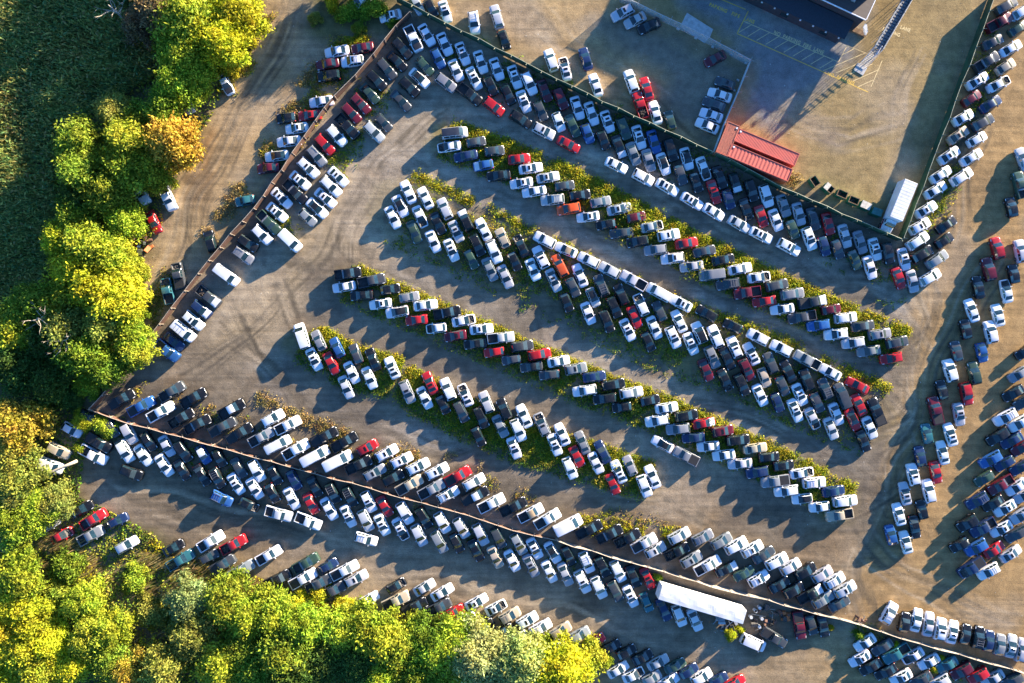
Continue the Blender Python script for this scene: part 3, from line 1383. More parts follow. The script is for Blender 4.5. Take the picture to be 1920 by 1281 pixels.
    blend(np.clip((sp - .74) * 6, 0, 1) * poly_mask(px, py, YARD, 10), (0.10, 0.085, 0.065), .6)
    rough -= 0.45 * poly_mask(px, py, [(900, -60), (1860, -60), (1690, 440), (1230, 235)], 10)
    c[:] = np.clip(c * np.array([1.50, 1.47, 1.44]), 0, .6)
    n = X.size
    V = np.stack([X.ravel(), Y.ravel(), np.zeros(n)], 1)
    w, h = len(xs), len(ys)
    I = np.arange(n).reshape(h, w)
    F = np.stack([I[:-1, :-1], I[:-1, 1:], I[1:, 1:], I[1:, :-1]], -1).reshape(-1, 4)
    me = bpy.data.meshes.new("ground")
    me.vertices.add(n)
    me.vertices.foreach_set("co", V.astype(np.float32).ravel())
    me.loops.add(F.size)
    me.loops.foreach_set("vertex_index", F.astype(np.int32).ravel())
    me.polygons.add(len(F))
    me.polygons.foreach_set("loop_start", np.arange(0, F.size, 4, dtype=np.int32))
    me.polygons.foreach_set("loop_total", np.full(len(F), 4, dtype=np.int32))
    me.update(calc_edges=True)
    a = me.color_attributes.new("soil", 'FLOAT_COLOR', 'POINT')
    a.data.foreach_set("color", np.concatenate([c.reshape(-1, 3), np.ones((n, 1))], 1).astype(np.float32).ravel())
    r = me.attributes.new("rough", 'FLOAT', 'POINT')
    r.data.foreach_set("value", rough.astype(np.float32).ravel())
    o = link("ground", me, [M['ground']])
    o["kind"] = "structure"


build_ground()

# ---------------------------------------------------------------- cars: lofted bodies
# station: x, half width, belt z, roof half width, top z, tag of the interval behind it
SHAPES = {}


def ring(wb, zb, wr, zr, zl=0.5):
    p = [(0, zr), (wr * .6, zr - .008), (wr * .94, zr - .028), (wr, zr - .07)]
    a, b = p[3], (wb * .965, zb)
    p += [(a[0] + (b[0] - a[0]) * .12, a[1] + (b[1] - a[1]) * .12), (a[0] + (b[0] - a[0]) * .88, a[1] + (b[1] - a[1]) * .88), b]
    p += [(wb, zb - .10 * min(1, zb)), (wb, zl), (wb * .97, .32), (wb * .86, .22)]
    return p


def bed_ring(wb, zf, zt):
    return [(0, zf), (wb * .5, zf), (wb * .80, zf), (wb * .82, zt - .02), (wb * .85, zt), (wb * .93, zt), (wb * .97, zt - .03),
            (wb, zt - .14), (wb, .55), (wb * .97, .36), (wb * .86, .26)]


SEDAN = [(2.40, .60, .56, .48, .62, 'n'), (2.33, .74, .62, .60, .70, 'n'), (2.16, .84, .68, .69, .78, 'hL'), (1.75, .89, .76, .74, .86, 'h'), (1.30, .905, .83, .755, .93, 'h'),
         (1.04, .91, .88, .80, .975, 'W'), (.62, .91, .90, .73, 1.20, 'Ws'), (.16, .91, .905, .66, 1.395, 'Rs'), (0, .91, .91, .65, 1.43, 'Rs'), (-.25, .91, .915, .64, 1.445, 'R'),
         (-.34, .91, .915, .64, 1.445, 'Rs'), (-.80, .91, .925, .63, 1.42, 'Rs'), (-1.00, .91, .935, .635, 1.38, 'Bs'), (-1.35, .905, .945, .68, 1.19, 'B'), (-1.72, .90, .955, .73, 1.02, 't'),
         (-2.05, .88, .935, .69, .995, 't'), (-2.24, .84, .88, .67, .95, 'T'), (-2.36, .76, .74, .62, .82, 't'), (-2.42, .68, .62, .56, .66, 't')]
HATCH = [(2.12, .60, .58, .48, .66, 'n'), (2.05, .74, .66, .60, .76, 'n'), (1.88, .84, .72, .69, .84, 'hL'), (1.50, .87, .82, .74, .92, 'h'), (1.15, .885, .88, .75, .98, 'h'),
         (.90, .89, .92, .75, 1.03, 'W'), (.55, .89, .94, .69, 1.25, 'Ws'), (.20, .89, .95, .64, 1.44, 'Rs'), (0, .89, .955, .625, 1.49, 'Rs'), (-.25, .89, .96, .62, 1.505, 'R'),
         (-.34, .89, .96, .62, 1.505, 'Rs'), (-.95, .89, .975, .605, 1.48, 'Rs'), (-1.35, .885, .985, .595, 1.42, 'Bs'), (-1.62, .87, .995, .63, 1.24, 'B'), (-1.88, .84, 1.0, .66, 1.07, 'T'),
         (-2.02, .80, .85, .62, .92, 't'), (-2.08, .72, .66, .56, .72, 't')]
SUV = [(2.36, .64, .66, .54, .76, 'n'), (2.29, .80, .76, .66, .88, 'n'), (2.10, .90, .86, .75, .97, 'hL'), (1.68, .935, .95, .79, 1.05, 'h'), (1.25, .945, 1.0, .80, 1.10, 'h'),
       (1.06, .945, 1.04, .83, 1.13, 'W'), (.64, .945, 1.06, .78, 1.38, 'Ws'), (.24, .945, 1.07, .74, 1.61, 'Rs'), (.05, .945, 1.075, .72, 1.67, 'Rs'), (-.25, .945, 1.08, .695, 1.70, 'R'),
       (-.34, .945, 1.08, .695, 1.70, 'Rs'), (-1.0, .945, 1.085, .69, 1.695, 'R'), (-1.09, .945, 1.085, .69, 1.69, 'Rs'), (-1.72, .94, 1.10, .67, 1.655, 'Rs'), (-1.86, .935, 1.10, .68, 1.61, 'B'),
       (-2.12, .92, 1.09, .73, 1.32, 'B'), (-2.25, .90, 1.06, .74, 1.13, 'T'), (-2.33, .86, .86, .70, .94, 't'), (-2.37, .78, .70, .62, .76, 't')]
VAN = [(2.62, .70, .72, .58, .82, 'n'), (2.54, .86, .84, .72, .96, 'n'), (2.36, .95, .95, .80, 1.06, 'hL'), (2.05, .98, 1.04, .84, 1.16, 'h'), (1.72, .985, 1.10, .85, 1.24, 'W'),
       (1.30, .99, 1.14, .82, 1.60, 'Ws'), (.98, .99, 1.16, .80, 1.86, 'Rs'), (.70, .99, 1.17, .80, 1.93, 'Rs'), (.25, .99, 1.17, .80, 1.95, 'R'), (.12, .99, 1.17, .80, 1.95, 'Rs'),
       (-.95, .99, 1.17, .80, 1.95, 'R'), (-1.08, .99, 1.17, .80, 1.95, 'Rs'), (-2.15, .985, 1.17, .79, 1.93, 'R'), (-2.45, .98, 1.17, .78, 1.88, 'B'), (-2.55, .97, 1.15, .80, 1.55, 'B'),
       (-2.60, .95, 1.10, .82, 1.20, 'T'), (-2.64, .90, .80, .78, .90, 't'), (-2.66, .80, .66, .68, .72, 't')]
CARGO = [(x * 1.10, wb * 1.05, zb * 1.08, wr * 1.12, zr * 1.16, t if 's' not in t or x > .7 else t.replace('s', '').replace('B', 't')) for x, wb, zb, wr, zr, t in VAN]
CARGO = [(x, wb, zb, wr, zr, t.replace('B', 't')) for x, wb, zb, wr, zr, t in CARGO]
TRUCK = [(2.86, .70, .80, .60, .92, 'n'), (2.79, .88, .90, .74, 1.02, 'n'), (2.60, .95, .98, .80, 1.09, 'hL'), (2.15, .975, 1.08, .84, 1.16, 'h'), (1.70, .98, 1.12, .845, 1.20, 'h'),
         (1.38, .98, 1.15, .84, 1.24, 'W'), (1.05, .98, 1.16, .79, 1.50, 'Ws'), (.76, .98, 1.17, .755, 1.73, 'Rs'), (.58, .98, 1.175, .745, 1.80, 'Rs'), (.25, .98, 1.18, .74, 1.82, 'R'),
         (.14, .98, 1.18, .74, 1.82, 'Rs'), (-.45, .98, 1.19, .735, 1.80, 'R'), (-.60, .98, 1.19, .73, 1.75, 'B'), (-.72, .98, 1.19, .77, 1.32, 'c')]
TRUCK_BED = [(-.74, 'c'), (-.76, 'p'), (-1.6, 'p'), (-2.68, 'g'), (-2.70, 'g'), (-2.80, 'T'), (-2.86, 't')]


def loft(kind, stations, wheel_r, wheel_x, bed=False):
    rings, tags = [], []
    for x, wb, zb, wr, zr, t in stations:
        rings.append((x, ring(wb, zb, wr, zr)))
        tags.append(t)
    if bed:
        wb = .985
        rings.append((-.74, ring(wb, 1.19, .80, 1.26))); tags.append('c')
        rings.append((-.745, bed_ring(wb, .78, 1.20))); tags.append('p')
        rings.append((-1.6, bed_ring(wb, .78, 1.20))); tags.append('p')
        rings.append((-2.66, bed_ring(wb, .78, 1.20))); tags.append('g')
        top = [(0, 1.19), (wb * .5, 1.19), (wb * .8, 1.19), (wb * .82, 1.19), (wb * .85, 1.19), (wb * .93, 1.19), (wb * .97, 1.17), (wb, 1.06), (wb, .55), (wb * .97, .36), (wb * .86, .26)]
        rings.append((-2.665, top)); tags.append('g')
        rings.append((-2.75, [(y, z) for y, z in top])); tags.append('T')
        rings.append((-2.79, [(y * .985, z - .03) for y, z in top])); tags.append('t')
        rings.append((-2.86, [(y * .95, min(z, .72) - .02) for y, z in top])); tags.append('t')
    n = 11
    V = []
    for x, r in rings:
        V += [(x, y, z) for y, z in r] + [(x, -y, z) for y, z in r[1:]]
    row = 2 * n - 1
    L = lambda i, k: i * row + k
    R = lambda i, k: i * row + (0 if k == 0 else n - 1 + k)
    parts = {}

    def put(name, f):
        parts.setdefault(name, []).append(f)
    for i in range(len(rings) - 1):
        t = tags[i]
        for k in range(n - 1):
            nm = ['body', 'body']
            if 'h' in t and k <= 2 and 'L' not in t or 'hL' == t and k <= 1:
                nm = ['hood'] * 2
            elif 'W' in t and k <= 1:
                nm = ['windshield'] * 2
            elif 'R' in t and k <= 1:
                nm = ['roof'] * 2
            elif 'B' in t and k <= 1:
                nm = ['rear_window'] * 2
            elif 's' in t and k == 4:
                nm = ['side_window', 'side_window#']
            elif 'L' in t and 3 <= k <= 5:
                nm = ['headlight', 'headlight#']
            elif 'T' in t and 3 <= k <= 6:
                nm = ['taillight', 'taillight#']
            elif t == 'p' and k <= 2:
                nm = ['bed'] * 2
            put(nm[0], (L(i, k), L(i + 1, k), L(i + 1, k + 1), L(i, k + 1)))
            put(nm[1], (R(i, k + 1), R(i + 1, k + 1), R(i + 1, k), R(i, k)))
        put('body', (L(i, n - 1), L(i + 1, n - 1), R(i + 1, n - 1), R(i, n - 1)))
    last = len(rings) - 1
    put('body', tuple([L(0, k) for k in range(n)] + [R(0, k) for k in range(n - 1, 0, -1)]))
    put('body', tuple(([L(last, k) for k in range(n)] + [R(last, k) for k in range(n - 1, 0, -1)])[::-1]))
    meshes = {}
    mats = {'body': 'paint', 'hood': 'paint', 'roof': 'paint', 'bed': 'bed', 'headlight': 'lamp', 'taillight': 'tail'}
    for nm, fs in parts.items():
        used = sorted({v for f in fs for v in f})
        mp = {v: i for i, v in enumerate(used)}
        vs = [V[v] for v in used]
        fs = [tuple(mp[v] for v in f) for f in fs]
        base = nm.rstrip('#')
        me = bpy.data.meshes.new(kind + '_' + base)
        if base == 'body':           # mirrors are moulded to the doors
            st = [s for s in stations if 'W' in s[5]][0]
            mb = MB()
            mb.v, mb.f = vs, fs
            for s in (1, -1):
                mb.box((st[0] - .28, s * (st[1] + .085), st[2] + .06), (.14, .22, .15))
            vs, fs = mb.v, mb.f
        me.from_pydata(vs, [], fs)
        me.update()
        me.shade_smooth()
        me.set_sharp_from_angle(angle=math.radians(38))
        me.materials.append(M[mats.get(base, 'glass')])
        meshes[nm] = me
    w = [s[1] for s in stations if 'R' in s[5]][0]
    roof = [s for s in stations if 'R' in s[5]]
    SHAPES[kind] = dict(m=meshes, w=w, r=wheel_r, wx=wheel_x, L=stations[0][0] * 2, roof=(roof[0][0], roof[-1][0], max(s[4] for s in roof), roof[1][3]),
                        hood=[(s[0], s[4], s[3]) for s in stations if 'h' in s[5]] + [(s[0], s[4], s[3]) for s in stations if 'W' in s[5]][:1])


loft('sedan', SEDAN, .33, (1.43, -1.40))
loft('hatchback', HATCH, .32, (1.28, -1.30))
loft('suv', SUV, .37, (1.42, -1.42))
loft('van', VAN, .37, (1.75, -1.65))
loft('cargo_van', CARGO, .38, (1.95, -1.85))
loft('pickup_truck', TRUCK, .40, (1.85, -1.75), True)


def wheel_mesh(r, name):
    mb = MB()
    n = 18
    prof = [(r * .62, -.115), (r * .94, -.115), (r, -.07), (r, .07), (r * .94, .115), (r * .62, .115)]
    vs = []
    for a in range(n):
        t = 2 * math.pi * a / n
        vs += [(p * math.cos(t), y, p * math.sin(t)) for p, y in prof]
    fs = []
    for a in range(n):
        b = (a + 1) % n
        fs += [(a * 6 + k, a * 6 + k + 1, b * 6 + k + 1, b * 6 + k) for k in range(5)]
    k = len(fs)
    mb.add(vs, fs)
    base = len(mb.v)
    hub = []
    for s in (-.10, .10):
        hub.append((0, s * 1.0, 0))
    mb.v += hub
    for a in range(n):
        b = (a + 1) % n
        mb.f.append((base, a * 6, b * 6))
        mb.f.append((base + 1, b * 6 + 5, a * 6 + 5))
    me = mb.mesh(name, True)
    me.materials.append(M['tyre'])
    me.materials.append(M['rim'])
    for i, p in enumerate(me.polygons):
        p.material_index = 1 if i >= k else 0
    me.set_sharp_from_angle(angle=math.radians(35))
    return me


for k_, s_ in SHAPES.items():
    s_['wheel'] = wheel_mesh(s_['r'], k_ + '_wheel')
    x0, x1, zt, wr = s_['roof']
    # sunroof pane, panoramic pane and roof rack sized to this roof
    s_['sunroof'] = MB().box((x0 - .50, 0, zt - .005), (.46, wr * 1.15, .05)).mesh(k_ + '_sunroof', False, .012)
    s_['rack'] = MB()
    for sy in (1, -1):
        s_['rack'].box(((x0 + x1) / 2 - .15, sy * wr * .84, zt + .025), (abs(x1 - x0) * .8, .045, .05))
    for fx in (.28, .52, .76):
        s_['rack'].box((x0 + (x1 - x0) * fx - .1, 0, zt + .048), (.05, wr * 1.62, .03))
    s_['rack'] = s_['rack'].mesh(k_ + '_rack')
    s_['sunroof'].materials.append(M['sunroof'])
    s_['rack'].materials.append(M['rack'])
    # bare engine bay: hood opening with lumps below the rim
    hs = s_['hood']
    mb = MB()
    rr = random.Random(5)
    nx, ny = 9, 9
    xs_ = [hs[0][0] + (hs[-1][0] - hs[0][0]) * i / (nx - 1) for i in range(nx)]
    for i, x in enumerate(xs_):
        z = np.interp(-x, [-h[0] for h in hs], [h[1] for h in hs])
        w_ = np.interp(-x, [-h[0] for h in hs], [h[2] for h in hs])
        for j in range(ny):
            edge = i in (0, nx - 1) or j in (0, ny - 1)
            mb.v.append((x, w_ * .93 * (2 * j / (ny - 1) - 1), z - (.05 if edge else .12 + rr.random() * .22)))
    for i in range(nx - 1):
        for j in range(ny - 1):
            mb.f.append((i * ny + j, i * ny + j + 1, (i + 1) * ny + j + 1, (i + 1) * ny + j)[::-1])
    s_['engine_bay'] = mb.mesh(k_ + '_engine_bay')
    s_['engine_bay'].flip_normals()
    s_['engine_bay'].materials.append(M['engine'])
    # panoramic roof colour is an own roof part; box lid for covered pickup beds
    if k_ == 'pickup_truck':
        s_['bed_cover'] = MB().box((-1.70, 0, 1.19), (1.86, 1.60, .05)).mesh('pickup_bed_cover', False, .015)
        s_['bed_cover'].materials.append(M['plastic'])
        s_['toolbox'] = MB().box((-.95, 0, 1.12), (.36, 1.56, .34)).mesh('pickup_toolbox', False, .03)
        s_['toolbox'].materials.append(M['rack'])
        jb = MB()
        rr = random.Random(8)
        for i in range(12):
            jb.box((-1.0 - rr.random() * 1.4, (rr.random() - .5) * 1.1, .86 + rr.random() * .2), (.25 + rr.random() * .5, .2 + rr.random() * .4, .15 + rr.random() * .2), rr.random() * 3, rr.random() * .6)
        s_['bed_load'] = jb.mesh('pickup_bed_load')
        s_['bed_load'].materials.append(M['rubbish'])

COLOURS = {'w': ((.69, .70, .725), 'white'), 's': ((.42, .43, .455), 'silver'), 'g': ((.20, .215, .235), 'grey'), 'd': ((.042, .048, .056), 'charcoal'),
           'k': ((.007, .008, .0095), 'black'), 'b': ((.022, .09, .27), 'blue'), 'n': ((.012, .028, .085), 'navy'), 'r': ((.36, .012, .016), 'red'),
           'm': ((.10, .009, .018), 'maroon'), 't': ((.38, .32, .24), 'beige'), 'e': ((.03, .062, .045), 'green'), 'q': ((.03, .13, .15), 'teal'), 'o': ((.5, .07, .016), 'orange')}
CLOUD = {'ot': ("on dirt track outside the rusty fence", 'v'), 'lt': ("under trees beside the dirt track", 'v'), 'fa': ("in line along inside of rusty fence", 'v'),
         'fb': ("in second line from rusty fence", 'v'), 'ga': ("in line along inside of green fence", 'h'), 'gb': ("in second line from green fence", 'h'),
         'gc': ("in single file below green fence lines", 'h'), 'tl': ("on tan lot beyond green fence", 'h'), 'tr': ("parked beside the chain-link fence", 'h'),
         'wl': ("parked against the white board fence", 'v'), 'ra': ("in inner line along right green fence", 'v'), 'rb': ("in outer line along right green fence", 'v'),
         'pu': ("in upper line of top weedy strip", 'h'), 'pl': ("in lower line of top weedy strip", 'h'), 'qp': ("in single file above central block", 'h'),
         'qa': ("in top line of central block", 'h'), 'qb': ("in middle line of central block", 'h'), 'qc': ("in bottom line of central block", 'h'),
         'Ru': ("in upper line of long weedy strip", 'h'), 'Rl': ("in lower line of long weedy strip", 'h'), 'rp': ("in file below long weedy strip", 'h'),
         'su': ("in upper line of short weedy strip", 'h'), 'sd': ("in lower line of short weedy strip", 'h'), 'ta': ("in upper line above long fence", 'h'),
         'tb': ("in line just above long fence", 'h'), 'ua': ("in line just below long fence", 'h'), 'ub': ("in second line below long fence", 'h'),
         'uc': ("in lane below long fence", 'h'), 'lj': ("in bushes outside rusty fence corner", 'v'), 'vl': ("in tall weeds beside the woods", 'h'),
         'va': ("in upper line beside bottom woods", 'h'), 'vb': ("in line touching the bottom woods", 'h'), 'xa': ("in left line along right lane", 'v'),
         'xb': ("in right line along right lane", 'v'), 'ya': ("in dense block at right edge", 'v'), 'za': ("in row above pale fence", 'h'),
         'zb': ("in cluster below pale fence", 'h'), 'jk': ("near the long white trailer", 'h')}
NUMW = "first second third fourth fifth sixth seventh eighth ninth tenth eleventh twelfth thirteenth fourteenth fifteenth sixteenth seventeenth eighteenth nineteenth twentieth".split()
KIND_OF = {'S': 'sedan', 'H': 'hatchback', 'U': 'suv', 'P': 'pickup_truck', 'V': 'van', 'C': 'cargo_van'}
WORD = {'sedan': 'sedan', 'hatchback': 'hatchback', 'suv': 'SUV', 'pickup_truck': 'pickup', 'van': 'van', 'cargo_van': 'cargo van'}


def read_cars():
    cars, ox, oy = [], 0, 0
    rr = random.Random(3)
    for ln in CARS.strip().splitlines():
        p = ln.split()
        if p[0] == 'T':
            ox, oy = int(p[1]), int(p[2])
            continue
        code = p[4]
        px, py = ox + int(p[1]) / 4, oy + int(p[2]) / 4
        t = code[1]
        fl = code[2:]
        if t == 'S' and 'H' not in fl and code[0] in 'kdgenqmbt' and rr.random() < .58 or t == 'S' and code[0] in 'wsr' and '+' not in fl and rr.random() < .10:
            t = 'H'  # some cars read as sedans are made hatchbacks at random
        kind = KIND_OF[t]
        x, y = W(px, py, .8)
        sl = rr.uniform(.955, 1.045) * .918
        if t == 'C':
            sl = .97
        cars.append(dict(row=p[0], px=px, py=py, x=x, y=y, a=math.radians(-(int(p[3]) + rr.uniform(-2.4, 2.4))), kind=kind, c=code[0], fl=fl,
                         sx=sl, sy=rr.uniform(.985, 1.045), sz=rr.uniform(.94, 1.03)))
    return cars


def relax(cars):
    """Push apart bodies that would touch (read-off errors of a few pixels)."""
    for c in cars:
        s = SHAPES[c['kind']]
        c['hl'], c['hw'] = s['L'] / 2 * c['sx'] + .04, (s['w'] + .05) * c['sy']
    for it in range(40):
        moved = 0
        for i, a in enumerate(cars):
            for b in cars[i + 1:]:
                dx, dy = b['x'] - a['x'], b['y'] - a['y']
                if dx * dx + dy * dy > 33 or abs(dx) > 5.7 or abs(dy) > 5.7:
                    continue
                best, ax_ = 1e9, None
                for c in (a, b):
                    for ux, uy in ((math.cos(c['a']), math.sin(c['a'])), (-math.sin(c['a']), math.cos(c['a']))):
                        e = 0
                        for q in (a, b):
                            e += q['hl'] * abs(math.cos(q['a']) * ux + math.sin(q['a']) * uy) + q['hw'] * abs(-math.sin(q['a']) * ux + math.cos(q['a']) * uy)
                        d = dx * ux + dy * uy
                        o = e - abs(d)
                        if o < best:
                            best, ax_ = o, (ux if d >= 0 else -ux, uy if d >= 0 else -uy)
                if best > 0:
                    m = best * .5
                    a['x'] -= ax_[0] * m; a['y'] -= ax_[1] * m
                    b['x'] += ax_[0] * m; b['y'] += ax_[1] * m
                    moved += 1
        if not moved:
            break


def full_words(c):
    col = COLOURS[c['c']][1]
    w = WORD[c['kind']]
    fl = c['fl']
    if 'H' in fl:
        return f"black-roofed {col} {w}"
    if 'j' in fl:
        return f"hoodless {col} {w}"
    if 'y' in fl:
        return f"{col} {w} with {'dark' if c['c'] in 'ws' else 'white'} hood"
    if 't' in fl or 'd' in fl:
        return f"{col} {w} with {'dark' if 'd' in fl else 'tan' if c['c'] in 'ws' else 'white'} roof"
    if '=' in fl:
        return f"{col} {w} with roof rack"
    if '+' in fl:
        return f"{col} {w} with sunroof"
    return f"{col} {w}"


def label_cars(cars):
    rows = {}
    for c in cars:
        rows.setdefault(c['row'], []).append(c)
    for k, cs in rows.items():
        phrase, ori = CLOUD[k]
        cs.sort(key=lambda c: c['px'] if ori == 'h' else c['py'])
        end = 'left end' if ori == 'h' else 'upper end'
        short = lambda c: f"{COLOURS[c['c']][1]} {WORD[c['kind']]}"
        n_short, n_full, n_pair = {}, {}, {}
        for i, c in enumerate(cs):
            c['nb'] = (short(cs[i - 1]) if i else None, short(cs[i + 1]) if i < len(cs) - 1 else None)
            n_short[short(c)] = n_short.get(short(c), 0) + 1
            n_full[full_words(c)] = n_full.get(full_words(c), 0) + 1
            key = (short(c), frozenset(c['nb']))
            n_pair[key] = n_pair.get(key, 0) + 1
        count = {}
        for c in cs:
            s, f = short(c), full_words(c)
            count[s] = count.get(s, 0) + 1
            a, b = c['nb']
            art = lambda t: ('an ' if t[0] in 'aeiou' else 'a ') + t
            if n_short[s] == 1:
                c['label'] = f"the only {f}, {phrase}"
            elif n_full[f] == 1 and f != s:
                c['label'] = f"the only {f}, {phrase}"
            elif a and b and n_pair[(s, frozenset((a, b)))] == 1:
                c['label'] = f"{f} between {a} and {b}, {phrase}"
                if len(c['label'].split()) > 16:
                    c['label'] = f"{s} between {a} and {b}, {phrase}"
            else:
                n = count[s]
                c['label'] = f"{NUMW[n - 1]} {s} counting from the {end}, {phrase}"
            c['group'] = "cars parked " + phrase.replace('parked ', '')


def build_cars():
    cars = read_cars()
    relax(cars)
    label_cars(cars)
    rr = random.Random(21)
    CAT = {'sedan': 'car', 'hatchback': 'hatchback', 'suv': 'suv', 'pickup_truck': 'pickup truck', 'van': 'van', 'cargo_van': 'cargo van'}

    def part(name, me, root, color=None, loc=None, rz=None):
        o = bpy.data.objects.new(name, me)
        COL.objects.link(o)
        o.parent = root
        if color is not None:
            o.color = (*color, 1)
        if loc is not None:
            o.location = loc
        return o
    for c in cars:
        s = SHAPES[c['kind']]
        root = empty(c['kind'], (c['x'], c['y'], 0), c['a'], c['label'], CAT[c['kind']], c['group'])
        root.scale = (c['sx'], c['sy'], c['sz'])
        base = COLOURS[c['c']][0]
        v = rr.uniform(.85, 1.15) if c['c'] != 'w' else rr.uniform(.93, 1.03)
        col = tuple(min(1, k * v * rr.uniform(.97, 1.03)) for k in base)
        fl = c['fl']
        hood, roof = col, col
        if 'y' in fl:
            hood = (.03, .03, .033) if c['c'] in 'ws' else (.62, .63, .65)
        if 'H' in fl:
            roof = (.012, .013, .015)
        if 'd' in fl:
            roof = (.03, .035, .05)
        if 't' in fl:
            roof = (.34, .25, .15) if c['c'] in 'ws' else (.7, .71, .73)
        for nm, me in s['m'].items():
            b = nm.rstrip('#')
            if b == 'hood' and 'j' in fl:
                part('engine_bay', s['engine_bay'], root)
                continue
            o = part(b, me, root, roof if b == 'roof' else hood if b == 'hood' else col)
            if b == 'roof' and 'H' in fl:
                o['label'] = "glossy black roof"
            if b == 'hood' and 'y' in fl:
                o['label'] = "hood of another colour than the body"
        for wx in s['wx']:
            for sy in (1, -1):
                if 'j' in fl and rr.random() < .3:
                    continue
                part('wheel', s['wheel'], root, None, (wx, sy * (s['w'] - .10), s['r']))
        if '+' in fl and c['kind'] != 'pickup_truck':
            part('sunroof', s['sunroof'], root)
        if '=' in fl:
            part('roof_rack', s['rack'], root)
        if c['kind'] == 'pickup_truck':
            q = rr.random()
            if q < .28:
                part('bed_cover', s['bed_cover'], root)
            elif q < .45:
                part('toolbox', s['toolbox'], root)
            elif q < .62:
                part('bed_load', s['bed_load'], root)
    return cars


CARS_BUILT = build_cars()
# ---------------------------------------------------------------- fences
def fence(name, top_px, h, mat, label, post_mat, step=3.0, lean=1, wave=0.05, thick=0.05, group="fences around the yard", rail=True):
    """top_px: pixels of the TOP edge; the foot stands straight below it."""
    P = [Vector((*W(x, y, h), 0)) for x, y in top_px]
    root = empty(name, P[0], 0, label, "fence", group)
    rr = random.Random(len(top_px) * 7 + int(h * 10))
    # panels follow the line, slightly bowed
    pts = []
    for a, b in zip(P[:-1], P[1:]):
        n = max(1, int((b - a).length / step))
        for i in range(n):
            pts.append(a + (b - a) * i / n)
    pts.append(P[-1])
    tops, mb = [], MB()
    vs = []
    for i, p in enumerate(pts):
        d = (pts[min(i + 1, len(pts) - 1)] - pts[max(i - 1, 0)]).normalized()
        nrm = Vector((-d.y, d.x, 0))
        tilt = nrm * rr.uniform(-wave, wave) * 3
        hz = h + rr.uniform(-.06, .06)
        q = p - P[0]
        tops.append((q + tilt, hz, nrm))
        for s in (-1, 1):
            vs.append(q + nrm * s * thick / 2 + Vector((0, 0, .05)))
            vs.append(q + tilt + nrm * s * thick / 2 + Vector((0, 0, hz)))
    fs = []
    for i in range(len(pts) - 1):
        a, b = i * 4, i * 4 + 4
        fs += [(a, b, b + 1, a + 1), (a + 2, a + 3, b + 3, b + 2), (a + 1, b + 1, b + 3, a + 3), (a, a + 2, b + 2, b)]
    fs += [(0, 1, 3, 2), (len(vs) - 4, len(vs) - 2, len(vs) - 1, len(vs) - 3)]
    mb.add(vs, fs)
    mb.build("panel", mat, root)
    if rail:
        MB().tube([t[0] + Vector((0, 0, t[1] + .03)) for t in tops], .045, 6).build("rail", post_mat, root)
    k = max(1, math.ceil(len(tops) / 95))
    for i, (t, hz, nrm) in enumerate(tops):
        if i % k:
            continue
        m = MB()
        q = pts[i] - P[0]
        side = nrm * lean * (thick / 2 + .06)
        m.tube([q + side, t + side + Vector((0, 0, hz + .12))], .045, 6)
        m.tube([t + side + Vector((0, 0, hz + .08)), t + side + nrm * lean * .42 + Vector((0, 0, hz + .34))], .03, 5)
        m.build("post", post_mat, root)
    return root


fence("green_screen_fence", [(742, -5), (960, 104), (1130, 190), (1337, 283), (1467, 351), (1692, 449)], 2.0, M['green'],
      "green screened fence slanting between the tan lot and the car yard", M['railgreen'], 3.0, -1)
fence("green_screen_fence", [(1868, -15), (1805, 155), (1744, 318), (1694, 446)], 2.0, M['green'],
      "green screened fence running down beside the long shadow at right", M['railgreen'], 3.0, 1)
fence("rusty_sheet_fence", [(769, 22), (742, 47), (700, 100), (665, 140), (627, 180), (590, 225), (527, 318), (475, 390), (370, 512), (320, 577), (275, 637), (215, 712), (166, 768)], 1.8, M['rust'],
      "rusty sheet fence along the left side between dirt track and yard", M['wood'], 2.8, 1, .05, .06)
fence("rusty_sheet_fence", [(167, 769), (245, 795), (342, 820), (480, 858), (590, 888), (695, 917), (852, 960), (960, 995), (1042, 1014)], 1.45, M['rust'],
      "long rusty sheet fence between pickups and dark lower lane", M['wood'], 2.8, 1, .05, .06)
fence("pale_board_fence", [(1044, 1015), (1110, 1035), (1185, 1056), (1335, 1100), (1440, 1126), (1535, 1152), (1615, 1173), (1690, 1199), (1800, 1228), (1925, 1265)], 1.4, M['palefence'],
      "pale weathered fence continuing the rusty one past the white trailer", M['wood'], 3.0, 1, .06, .08)
fence("white_board_fence", [(1408, 114), (1385, 172), (1360, 230), (1340, 284)], 1.6, M['palefence'] if False else M['gutter'],
      "short white board fence behind five parked cars near red containers", M['steel'], 2.4, 1, .01, .08)
fence("chain_link_fence", [(1165, -8), (1290, 50), (1408, 112)], 2.3, M['wire'],
      "grey chain-link fence between tan lot and asphalt by the building", M['steel'], 3.0, 1, .02, .02)

